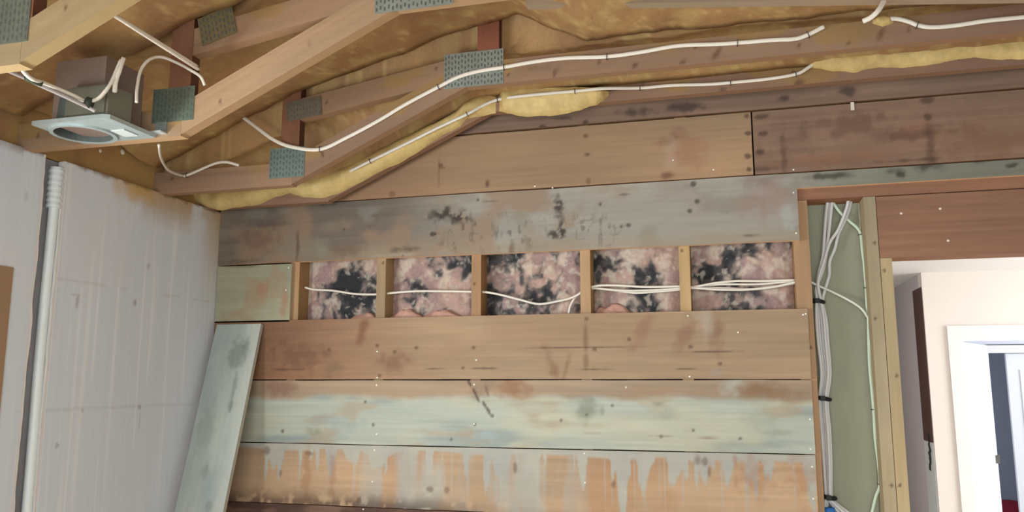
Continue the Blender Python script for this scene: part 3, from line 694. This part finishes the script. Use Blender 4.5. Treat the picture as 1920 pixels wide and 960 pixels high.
foam_bulge('small yellow foam dab at the end of the upper right cable', ((1636, 38), (1655, 33), (1675, 36)), ((1636, 45), (1655, 51), (1675, 42)), T_Y[1], .02, 831, 24, 8)
def rim_col(y, z):
    c = wood(y, z, (164, 120, 84), 55, dark=.75)
    c = mix(c, lin((178, 144, 92)), sst(fbm(y*4, z*4, 56, 3)+.3*sst(y, 2.35, 2.6), .5, .7)*.85)
    c = mix(c, lin((66, 48, 46)), (1-sst(np.sqrt(((y-1.93)/.10)**2+((z-EYE-.80)/.06)**2), .5, 1.1))*.8)
    return c
w = MB(); slab(w, (XL-.035, YR, ZW+.002), (0, 1, 0), (0, 0, 1), (1, 0, 0), YP+.1-YR, .86, .04, .02, rim_col, wob=.003)
put(w.build('rim_board', M_WOOD), 'foam stained rim board above the pale foam block wall', 'board')

# ---------------------------------------------------------------- recessed light
PZL = EYE+.735
r = thing('recessed_light', 'steel recessed light housing with round opening at the upper left', 'light fixture', (-1.80, 1.92, PZL))
cn = [PZ(70, 233, PZL), PZ(190, 217, PZL), PZ(285, 248, PZL), PZ(170, 268, PZL)]
x0, x1, y0, y1 = -1.935, -1.672, 1.812, 2.012
hc = PZ(157, 250, PZL); hc = np.array([hc[0], min(hc[1], y1-.092), PZL]); hr = .080
mb = MB(); n = 64; V = []; F = []
for k in range(n):
    a = 2*math.pi*k/n; dx, dy = math.cos(a), math.sin(a)
    s = min((x1-hc[0])/dx if dx > 1e-6 else 9, (x0-hc[0])/dx if dx < -1e-6 else 9, (y1-hc[1])/dy if dy > 1e-6 else 9, (y0-hc[1])/dy if dy < -1e-6 else 9)
    inner = (hc[0]+hr*dx, hc[1]+hr*dy); lip = (hc[0]+(hr+.012)*dx, hc[1]+(hr+.012)*dy); out = (hc[0]+s*dx, hc[1]+s*dy)
    V += [(inner[0], inner[1], PZL+.012), (inner[0], inner[1], PZL-.006), (lip[0], lip[1], PZL-.006), (lip[0], lip[1], PZL), (out[0], out[1], PZL), (out[0], out[1], PZL+.012)]
for k in range(n):
    k2 = (k+1) % n
    for j in range(5): F.append((k*6+j, k*6+j+1, k2*6+j+1, k2*6+j))
mb.add(V, F, lin((176, 188, 190))); pl = mb.build('mounting_plate', M_GALV, r)
mb = MB(); tube(mb, [hc+np.array((0, 0, .0)), hc+np.array((0, 0, .10))], hr-.001, lin((70, 78, 80)), 32, True); 
# hollow can
V = []; F = []
for k in range(32):
    a = 2*math.pi*k/32
    V += [(hc[0]+(hr-.002)*math.cos(a), hc[1]+(hr-.002)*math.sin(a), PZL-.004), (hc[0]+(hr-.006)*math.cos(a), hc[1]+(hr-.006)*math.sin(a), PZL+.09)]
for k in range(32):
    k2 = (k+1) % 32; F.append((2*k, 2*k+1, 2*k2+1, 2*k2))
F.append(tuple(2*k+1 for k in range(32)))
mb = MB(); mb.add(V, F, lin((96, 104, 104)), False); put(mb.build('lamp_can', M_DARK, r), 'dark round can opening')
mb = MB(); box(mb, (x0+.03, y0+.04, PZL+.013), (x1-.055, y1-.004, PZL+.205), lin((128, 112, 104))); mb.build('housing_box', M_GYP, r)
mb = MB(); box(mb, (x1-.16, y0+.012, PZL+.013), (x1-.012, y0+.105, PZL+.105), lin((112, 110, 98))); jb = mb.build('junction_box', M_GYP, r)
mb = MB(); box(mb, (x1-.155, y0+.008, PZL+.02), (x1-.02, y0+.012, PZL+.10), lin((108, 108, 96))); mb.build('box_cover', M_DARK, jb)
for k in range(3):
    mb = MB(); dome(mb, (hc[0]-.045+.045*k, hc[1]+.02+.03*(k % 2), PZL+.088), (0, 0, -1), .006, .006, lin((225, 230, 230))); put(mb.build('screw', M_GALV, r), 'bright screw inside the can')
mb = MB(); box(mb, (x1-.075, y0+.10, PZL-.0035), (x1-.03, y0+.16, PZL-.0005), lin((196, 202, 202))); put(mb.build('rating_sticker', M_PAINT, pl), 'small white sticker')
mb = MB(); q = P(303, 243, T_Y[2]); box(mb, (q[0]-.018, T_Y[2]-.03, q[2]-.016), (q[0]+.02, T_Y[2]-.001, q[2]-.012), lin((196, 206, 206))); box(mb, (q[0]-.018, T_Y[2]-.006, q[2]-.012), (q[0]+.02, T_Y[2]-.001, q[2]+.022), lin((150, 160, 158)))
box(mb, (x1-.004, T_Y[2]-.03, q[2]-.015), (q[0]-.016, T_Y[2]-.014, q[2]-.012), lin((168, 178, 178))); put(mb.build('hanger_bracket', M_GALV, r), 'bright steel hanger bracket nailed to the truss')

# ---------------------------------------------------------------- pipe in the chase
r = thing('conduit_pipe', 'white conduit pipe set in the chase of the pale foam block wall', 'pipe', (XL-.022, GY1-.020, 0))
cx, cy = XL-.022, GY1-.020
mb = MB(); pc = lin((222, 228, 230))
zz = np.linspace(0.01, ZW-.06, 120); tube(mb, [(cx+.002*math.sin(k*2.1), cy, z) for z, k in zip(zz, zz*3)], .016, pc, 20); mb.build('pipe', M_PVC, r)
mb = MB()
for k in range(7):
    z = ZW-.165+k*.020; tube(mb, [(cx, cy, z), (cx, cy, z+.010)], .025, pc, 20, False); tube(mb, [(cx, cy, z+.010), (cx, cy, z+.020)], .022, pc*.9, 20, False)
put(mb.build('coupling', M_PVC, r), 'ribbed coupling at the top')

# ---------------------------------------------------------------- leaning board
tl, tr = P(412, 614, YP), P(495, 606, YP)
xa, xb = tl[0], tr[0]; zt = tl[2]+.006
low = 0.5                                     # foot stands out from the wall
dirv = np.array((0, -low, -(zt-.0))); Lp = np.linalg.norm(dirv); dirv /= Lp
nrm = np.array((0, -dirv[2], dirv[1])); nrm = nrm if nrm[1] < 0 else -nrm
def col_lean(a, b):
    c = wood(a, b, (170, 180, 176), 77, dark=.84)
    c = mix(c, lin((150, 164, 166)), sst(fbm(a*3, b*8, 78, 4), .45, .7)*.7)
    c = mix(c, lin((190, 194, 188)), sst(b, .14, .19)*.6)
    for (ua, vb, ru, rv, s) in ((.14, .13, .08, .05, .55), (.11, .17, .05, .02, .6), (.30, .15, .10, .012, .5), (.36, .155, .03, .006, .6), (.62, .10, .03, .02, .5), (.45, .06, .12, .05, .3), (.75, .15, .03, .02, .4)):
        d = np.sqrt(((a-ua)/ru)**2+((b-vb)/rv)**2)+(fbm(a*40, b*40, 79, 3)-.5)
        c = mix(c, lin((112, 122, 116)), (1-sst(d, .4, 1.1))*s)
    return c
r = thing('leaning_board', 'pale grey weathered board leaning in the corner against the plank wall', 'board', (0.5*(xa+xb), YP-low, 0))
mb = MB(); top = np.array((xa, YP-.001, zt))
O = np.array((xa, YP-.002, zt))+nrm*.020
slab(mb, O, dirv, (1, 0, 0), nrm, Lp*(1-.02/ (zt)), xb-xa, .019, .007, col_lean, wob=.0012, seed=9, side=lin((176, 172, 160)))
mb.build('board', M_WOODV, r)

# ---------------------------------------------------------------- cables
CW = lin((224, 216, 206)); CG = lin((200, 196, 196))
def cable(label, pts, r=.0052, wide=None, nrm=(0, 1, 0), col=CW, staples=(), name='cable', n=10, cat='cable', group=None, stap_n=(0, -1, 0)):
    """pts: world points, splined; wide = half width when the sheath is flat"""
    q = spline(pts, n); root = thing(name, label, cat, tuple(q[0]), group)
    mb = MB(); tube(mb, q, wide or r, col, 10, True, (nrm, r) if wide else None); mb.build('sheath', M_PVC, root)
    for s in staples:
        s = np.asarray(s); k = min(range(len(q)), key=lambda i: np.linalg.norm(q[i]-s)); t = q[min(k+1, len(q)-1)]-q[max(k-1, 0)]; t /= np.linalg.norm(t)
        ww = (wide or r)+.0025; rr = r+.0018; N = np.asarray(stap_n, float); side = np.cross(t, N); side /= np.linalg.norm(side)
        m = MB(); c0 = q[k]
        tube(m, [c0+side*ww-N*rr, c0+side*ww+N*rr, c0-side*ww+N*rr, c0-side*ww-N*rr], .0016, lin((92, 84, 78)), 6, False)
        put(m.build('staple', M_DARK, root), 'dark wire staple')
    return root
def onY(pp, Y): return [P(a, b, Y) for a, b in pp]
y2 = T_Y[1]-.0085
cable('long white cable running up and along the second truss across its steel plates', onY(((444, 211), (480, 238), (515, 263), (550, 276), (600, 280), (650, 258), (710, 226), (760, 196), (822, 163), (860, 144), (900, 133), (945, 126), (1000, 116), (1060, 109), (1138, 106), (1200, 98), (1270, 86), (1340, 83), (1388, 80), (1450, 75), (1490, 73), (1515, 65), (1545, 50)), y2), .0048, .0074,
      staples=onY(((600, 280), (822, 163), (945, 126), (1138, 106), (1382, 81), (1515, 65)), y2))
y1c = T_Y[0]-.0085
def yb(px): return T_Y[0] - .012 - .046*float(np.clip(min((px-600)/60, (925-px)/60), 0, 1)) - .042*float(np.clip(min((px-930)/20, (1150-px)/20), 0, 1))
low_pts = ((568, 341), (595, 340), (640, 328), (694, 302), (760, 270), (820, 240), (876, 214), (905, 198), (933, 187), (970, 181), (1030, 175), (1078, 171), (1130, 166), (1200, 165), (1260, 160), (1330, 158), (1380, 154), (1440, 148), (1492, 139), (1515, 127), (1537, 110))
cable('lower white cable along the wall truss beside the yellow foam', [P(a, b, yb(a)) for a, b in low_pts], .0046, .0064, staples=[P(a, b, yb(a)) for a, b in ((694, 302), (876, 214), (933, 187), (1078, 171), (1200, 165), (1370, 155), (1492, 139))])
cable('white cable curving along the second truss at the upper right', onY(((1652, 36), (1680, 35), (1705, 41), (1720, 47), (1745, 51), (1790, 48), (1850, 39), (1920, 32), (2000, 24)), y2), .0048, .0074, staples=onY(((1719, 47),), y2))
cable('short cut cable end hanging down at the top right', [P(1690, -45, 2.55), P(1660, -2, 2.48), P(1648, 18, 2.45), P(1634, 32, 2.45), P(1618, 40, 2.46)], .0055, .0078)
# heel of the second truss
cable('thin cable drooping across the heel of the second truss', [P(298, 272, 2.10), P(302, 296, 2.3), P(315, 318, 2.5), (P(340, 329, y2)), P(352, 328, y2), P(380, 316, y2), P(405, 306, y2), P(425, 304, y2), P(448, 310, y2+.004)], .0042, .0056, staples=onY(((349, 328),), y2))
# around the recessed light
def yl(t, a, b): return a+(b-a)*t
def seg(p0, p1, Y0, Y1, n=5): return [P(p0[0]+(p1[0]-p0[0])*t, p0[1]+(p1[1]-p0[1])*t, yl(t, Y0, Y1)) for t in np.linspace(0, 1, n)]
cable('straight pale cable spanning from the nearest truss to the third truss', seg((204, 22), (368, 124), 1.50, 1.985), .0052, .0072, nrm=(0, 0, 1))
cable('second pale cable closely beside the straight spanning cable', seg((238, 44), (372, 130), 1.60, 1.995), .0048, .0060, nrm=(0, 0, 1))
cable('arched white cable rising out of the recessed light housing', [P(256, 192, 1.86), P(257, 165, 1.87), P(264, 132, 1.89), P(280, 112, 1.91), P(302, 107, 1.94), P(330, 117, 1.97), P(358, 132, 1.99), P(376, 144, 2.0), P(384, 160, 2.012)], .0045)
jt = np.array((x1-.09, y0+.05, PZL+.108))
cable('white cable dropping from the foam into the junction box', [P(232, 108, 1.80), P(224, 132, 1.80), P(217, 152, 1.81), P(215, 172, 1.83)], .0050, .0068, nrm=(0, 0, 1))
cable('white cable curving from the tape wrap up beside the junction box', [P(42, 112, 1.52), P(41, 124, 1.54), P(46, 136, 1.56), P(60, 148, 1.58), P(78, 154, 1.62), P(110, 167, 1.68), P(140, 180, 1.73), P(160, 189, 1.77), P(182, 186, 1.785), P(200, 168, 1.79), P(214, 143, 1.80), P(228, 112, 1.80)], .0050, .0066, nrm=(0, 0, 1), n=8)
cable('grey cable running in from the left edge to the black tie', [P(-40, 106, 1.46), P(0, 126, 1.52), P(40, 143, 1.58), P(80, 162, 1.64), P(120, 180, 1.70), P(158, 198, 1.765), P(178, 208, 1.79)], .0050, .0066, nrm=(0, 0, 1), col=lin((168, 160, 160)))
def tie(label, pts, r, name='cable_tie', col=(34, 36, 34), flat=None):
    mb = MB(); tube(mb, pts, r, lin(col), 10, True, flat); return put(mb.build(name, M_BLACK), label, 'tie')
tie('dark tape wrap on the two cables at the far left', [P(50, 146, 1.578), P(62, 151, 1.60), P(78, 157, 1.62)], .0085, 'tape_wrap', (62, 74, 56))
tie('dark clip joining the cables beside the recessed light', [P(160, 191, 1.772), P(165, 193, 1.776), P(172, 195, 1.78)], .017, 'cable_clip', (56, 64, 58))

# cables through the open cells, each runs on through the drilled studs
yc = YF+.022
def cell(pp, dy=0.0): return [P(a, b, yc+dy) for a, b in pp]
cable('cable in the leftmost cells, strung through every drilled stud', cell(((572, 539), (590, 543), (625, 545), (665, 551), (706, 552), (738, 549), (780, 546), (830, 546), (884, 547), (912, 548), (940, 553), (975, 562), (1010, 570), (1045, 565), (1075, 557), (1110, 538), (1150, 535), (1210, 538), (1276, 537), (1300, 538), (1340, 531), (1380, 527), (1430, 527), (1492, 525))), .0038, .0046, n=8)
cable('cable leaving the dipping cell downward and running right through three studs', cell(((1066, 588), (1070, 572), (1080, 556), (1095, 545), (1113, 541), (1150, 544), (1190, 549), (1230, 547), (1276, 543), (1300, 540), (1350, 540), (1420, 542), (1492, 531)), .012), .0038, .0046, n=8)
cable('upper of the bunched cables in the rightmost cell', cell(((1110, 540), (1180, 545), (1276, 541), (1310, 536), (1360, 533), (1420, 533), (1492, 527)), .006), .0034, .0042)
cable('lower of the bunched cables in the rightmost cell', cell(((1276, 541), (1302, 540), (1350, 543), (1400, 543), (1450, 538), (1492, 529)), -.006), .0036, .0046)
# cable bay beside the doorway
yb_ = YB-.012
def bay(pp, dy=0.0): return [P(a, b, yb_-dy) for a, b in pp]
def bun(o): return ((1533+o*.62, 566), (1534+o, 600), (1537+o, 640), (1543+o*.9, 700), (1539+o*.8, 750), (1543+o*.85, 810), (1547+o*.75, 870), (1550+o*.6, 930))
bundle = (('leftmost cable of the tied bundle, slack above the tie', ((1553, 370), (1549, 400), (1546, 440), (1543, 480), (1534, 520)), -3, ((1546, 965),), .022),
          ('second cable of the tied bundle from the left side', ((1557, 370), (1554, 410), (1552, 450), (1545, 500), (1533, 535)), 2, ((1549, 968),), .012),
          ('middle cable of the tied bundle, forking right at the foot', ((1561, 371), (1557, 410), (1551, 460), (1541, 510), (1530, 545)), 7, ((1560, 945), (1578, 966)), .020),
          ('cable of the tied bundle crossing from the right hole', ((1592, 370), (1587, 392), (1572, 430), (1556, 455), (1545, 490), (1534, 530)), 11, ((1564, 944), (1584, 962)), .030),
          ('right side cable of the tied bundle, bowing out above the tie', ((1597, 370), (1590, 400), (1572, 440), (1566, 465), (1556, 490), (1555, 515), (1548, 540)), 15, ((1568, 944), (1592, 962)), .018))
for lb, up, o, dn, dy in bundle:
    cable(lb, bay(up+bun(o)+dn, dy), .0046, .0058, col=lin((206, 204, 206)), n=6, group=None)
cable('white cable along the right stud, looping over from the top hole', bay(((1556, 370), (1562, 380), (1575, 398), (1592, 414), (1607, 427), (1614, 440), (1617, 470), (1621, 500), (1624, 540), (1626, 580), (1628, 600), (1629, 640), (1631, 690), (1638, 768), (1641, 820), (1647, 870), (1650, 908), (1642, 932), (1634, 966)), .014), .0044, .0056, col=lin((196, 212, 192)), n=7, staples=bay(((1615, 440), (1625, 541), (1628, 597), (1638, 768), (1650, 908)), .014))
cable('thin cable slanting across the bay to the right hand cable', bay(((1519, 528), (1535, 536), (1560, 547), (1590, 562), (1612, 576), (1624, 590), (1630, 606), (1633, 650), (1637, 700), (1641, 768), (1645, 820), (1650, 870), (1653, 908), (1655, 935), (1658, 966)), .022), .0036, .0046, col=lin((212, 216, 208)), n=7)
for lb, a, b, y in (('topmost black tie around the cable bundle', 1521, 1544, 565), ('middle black tie around the cable bundle', 1529, 1556, 747), ('lowest black tie around the cable bundle', 1541, 1566, 932)):
    p0, p1 = P(a, y-2, yb_-.022), P(b, y+2, yb_-.022)
    cc = (p0+p1)/2; hw = (p1[0]-p0[0])/2; mb = MB(); ring = []
    for k in range(25):
        w_ = 2*math.pi*k/24; ring.append(cc+np.array((hw*math.cos(w_), .021*math.sin(w_), -.004*math.cos(w_))))
    tube(mb, ring, .0075, lin((30, 30, 34)), 8, True, ((0, 0, 1), .0075)); box(mb, tuple(cc+np.array((-.010, -.030, -.008))), tuple(cc+np.array((.006, -.020, .009))), lin((28, 28, 32)))
    put(mb.build('cable_tie', M_BLACK), lb, 'tie')
mb = MB(); p = P(1556, 968, yb_-.03); tube(mb, [p+np.array((0, 0, -.05)), p+np.array((0, 0, .0)), p+np.array((-.004, 0, .022)), p+np.array((-.004, 0, .03))], .022, lin((50, 116, 196)), 14)
put(mb.build('wire_connector', M_BLACK), 'blue plastic connector at the foot of the cable bundle', 'connector')
mb = MB(); p = P(1598, 199, YP); box(mb, (p[0]-.006, YP-.004, p[2]-.016), (p[0]+.006, YP-.0005, p[2]+.014), lin((216, 206, 196)))
put(mb.build('paper_tag', M_PAINT), 'tiny white paper tag on the dark plank above the doorway', 'tag')
for px, py, lb in ((188, 283, 'left small white paint speck on the rim board'), (230, 285, 'larger white paint fleck on the rim board')):
    mb = MB(); q = PX(px, py, XL-.034); dome(mb, q, (1, 0, 0), .007 if px < 200 else .011, .003, lin((240, 236, 226))); put(mb.build('paint_fleck', M_PAINT), lb, 'paint')

# ---------------------------------------------------------------- rooms seen through the doorway
YH = 6.25; HC = EYE+.765
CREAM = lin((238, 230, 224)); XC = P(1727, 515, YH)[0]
w = MB(); box(w, (xt1-.6, YB+.05, HC), (4.1, 9.6, HC+.06), lin((236, 236, 236))); struct('ceiling_hall', w, M_PAINT)
xd0, xd1 = P(1802, 640, YH)[0], P(1802, 640, YH)[0]+.78; zd = P(1802, 634, YH)[2]
w = MB()
box(w, (XC, YH, 0), (xd0, YH+.12, HC), CREAM); box(w, (xd0, YH, zd), (xd1, YH+.12, HC), CREAM); box(w, (xd1, YH, 0), (4.0, YH+.12, HC), CREAM)
struct('wall_hall', w, M_PAINT)
# return wall running away from the corner, with a flat dark panel standing in for a shadowed slot
GREY = lin((206, 202, 208))  # shade on the return wall put into this grey
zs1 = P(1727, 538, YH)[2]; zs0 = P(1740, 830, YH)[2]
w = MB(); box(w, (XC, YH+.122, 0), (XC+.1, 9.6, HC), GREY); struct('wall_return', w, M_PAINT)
w = MB(); box(w, (XC-.007, YH+.02, zs0), (XC-.001, YH+.29, zs1), lin((92, 68, 62))); box(w, (XC-.007, YH+.02, 0), (XC-.001, YH+.29, zs0-.002), lin((214, 222, 226))); struct('slot_shade_panel', w, M_PAINT)  # slot shade painted as a dark panel on the wall, paler piece below
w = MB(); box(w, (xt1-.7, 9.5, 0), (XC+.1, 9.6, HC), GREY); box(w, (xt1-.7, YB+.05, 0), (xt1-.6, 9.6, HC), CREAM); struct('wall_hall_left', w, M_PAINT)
w = MB()
for a, b in (((4.0, YB+.05, 0), (4.1, 3.8, HC)), ((4.0, 5.7, 0), (4.1, 6.8, HC)), ((4.0, 8.1, 0), (4.1, 9.6, HC)), ((4.0, 3.8, 0), (4.1, 5.7, .75)), ((4.0, 3.8, 2.25), (4.1, 5.7, HC)), ((4.0, 6.8, 0), (4.1, 8.1, .75)), ((4.0, 6.8, 2.25), (4.1, 8.1, HC))): box(w, a, b, CREAM)
struct('wall_hall_right', w, M_PAINT)
# torn wall covering at the foot of the dark strip
mb = MB(); n = 14; V = []
for k in range(n):
    t = k/(n-1); y_ = YH+.05+.10*fbm(np.array([t*9.]), np.array([2.]), 9, 3)[0]; wd = .01+.07*fbm(np.array([t*11.]), np.array([5.]), 10, 3)[0]
    V += [(XC-.010, y_, zs0-.20+.26*t), (XC-.012, y_+wd, zs0-.20+.26*t)]
F = [(2*k, 2*k+1, 2*k+3, 2*k+2) for k in range(n-1)]; mb.add(V, F, lin((60, 64, 60)))
put(mb.build('torn_paper', M_PAINT), 'ragged dark scrap at the foot of the dark strip in the hall', 'paper')
# door casing
CW_ = .085
w = MB(); wh = lin((244, 242, 240))
for a, b in (((xd0-CW_, YH-.018, 0), (xd0, YH-.001, zd+CW_)), ((xd1, YH-.018, 0), (xd1+CW_, YH-.001, zd+CW_)), ((xd0, YH-.018, zd), (xd1, YH-.001, zd+CW_)),
             ((xd0, YH, 0), (xd0+.015, YH+.12, zd)), ((xd1-.015, YH, 0), (xd1, YH+.12, zd)), ((xd0+.015, YH, zd-.015), (xd1-.015, YH+.12, zd))): box(w, a, b, wh)
struct('trim_3', w, M_PAINT)
# room beyond: a second doorway with a door ajar
Y3 = 8.3; BW = lin((222, 226, 236))
a0 = P(1868, 665, Y3)[0]; a1 = P(1887, 665, Y3)[0]; z3 = P(1868, 662, Y3)[2]
w = MB(); box(w, (XC+.1, Y3, 0), (a0-.10, Y3+.1, HC), BW); box(w, (a0-.10, Y3, z3+.08), (a1+.6, Y3+.1, HC), BW); box(w, (a1+.6, Y3, 0), (4.0, Y3+.1, HC), BW); struct('wall_bedroom', w, M_PAINT)
w = MB()
for a, b in (((a0-.16, Y3-.02, 0), (a0-.09, Y3-.001, z3+.07)), ((a0-.09, Y3-.02, z3), (a1+.6, Y3-.001, z3+.07)), ((a0-.10, Y3, 0), (a0-.085, Y3+.1, z3+.08))): box(w, a, b, wh)
struct('trim_4', w, M_PAINT)
r = thing('door_1', None, None, (a1, Y3, 0)); r['kind'] = 'structure'
mb = MB(); box(mb, (a1, Y3+.02, .01), (a1+.6, Y3+.06, z3-.004), lin((232, 234, 240)))
for zz0, zz1 in ((.2, .9), (1.0, z3-.15)): box(mb, (a1+.1, Y3+.012, zz0), (a1+.5, Y3+.02, zz1), lin((236, 238, 242)))
mb.build('door_slab', M_PAINT, r)
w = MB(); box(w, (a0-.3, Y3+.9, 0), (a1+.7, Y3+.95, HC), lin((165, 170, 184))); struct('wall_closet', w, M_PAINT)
q = P(1876, 900, Y3)
r2 = thing('door_2', None, None, (xd0+.02, YH+.12, 0)); r2['kind'] = 'structure'
# white door swung open into the far room, hinged on the left jamb
e0 = np.array((xd0+.018, YH+.13)); e1 = np.array((P(1878, 700, 7.05)[0]-.08, 7.05)); dv = e1-e0; Ld = np.linalg.norm(dv); dv /= Ld; nv_ = np.array((-dv[1], dv[0]))
mb = MB(); slab(mb, (e0[0], e0[1], .01), (dv[0], dv[1], 0), (0, 0, 1), (dv[1], -dv[0], 0), Ld, zd-.03, .035, .4, lambda a, b: C3((232, 236, 246), a))
for u0, u1, zz0, zz1 in ((.09, Ld-.09, .2, .85), (.09, Ld-.09, 1.0, zd-.18)):
    slab(mb, (e0[0]+dv[0]*u0+dv[1]*.005, e0[1]+dv[1]*u0-dv[0]*.005, zz0), (dv[0], dv[1], 0), (0, 0, 1), (dv[1], -dv[0], 0), u1-u0, zz1-zz0, .006, .4, lambda a, b: C3((238, 240, 246), a))
mb.build('door_slab', M_PAINT, r2)
mb = MB(); hp = np.array((e1[0]-dv[0]*.05+dv[1]*.006, e1[1]-dv[1]*.05-dv[0]*.006, EYE-.58)); box(mb, tuple(hp-np.array((.02, .006, .03))), tuple(hp+np.array((.02, .002, .03))), lin((120, 120, 116))); put(mb.build('latch_plate', M_GALV, r2), 'grey latch plate')
for zz in (zd-.45, zd-.95):
    mb = MB(); box(mb, (xd0+.014, YH+.04, zz), (xd0+.0185, YH+.075, zz+.12), lin((96, 98, 100))); put(mb.build('hinge', M_GALV, r2), 'dark hinge leaf')
mb = MB(); q = P(1888, 945, Y3+.5); n = 24; V = []; F = []; m = 10
for i in range(n):
    for j in range(m):
        a = 2*math.pi*i/n; t = j/(m-1); rr = .16*(1-.35*t)*(1+.15*math.sin(3*a+t*4)); V.append((q[0]+rr*math.cos(a), q[1]+rr*.7*math.sin(a), .0+(q[2]+.03)*t))
for i in range(n):
    for j in range(m-1): F.append((i*m+j, ((i+1) % n)*m+j, ((i+1) % n)*m+j+1, i*m+j+1))
F.append(tuple(i*m+m-1 for i in range(n))); mb.add(V, F, lin((150, 40, 62)), True)
put(mb.build('red_garment', M_GYP), 'dark red garment hanging low in the far dark doorway', 'clothing')
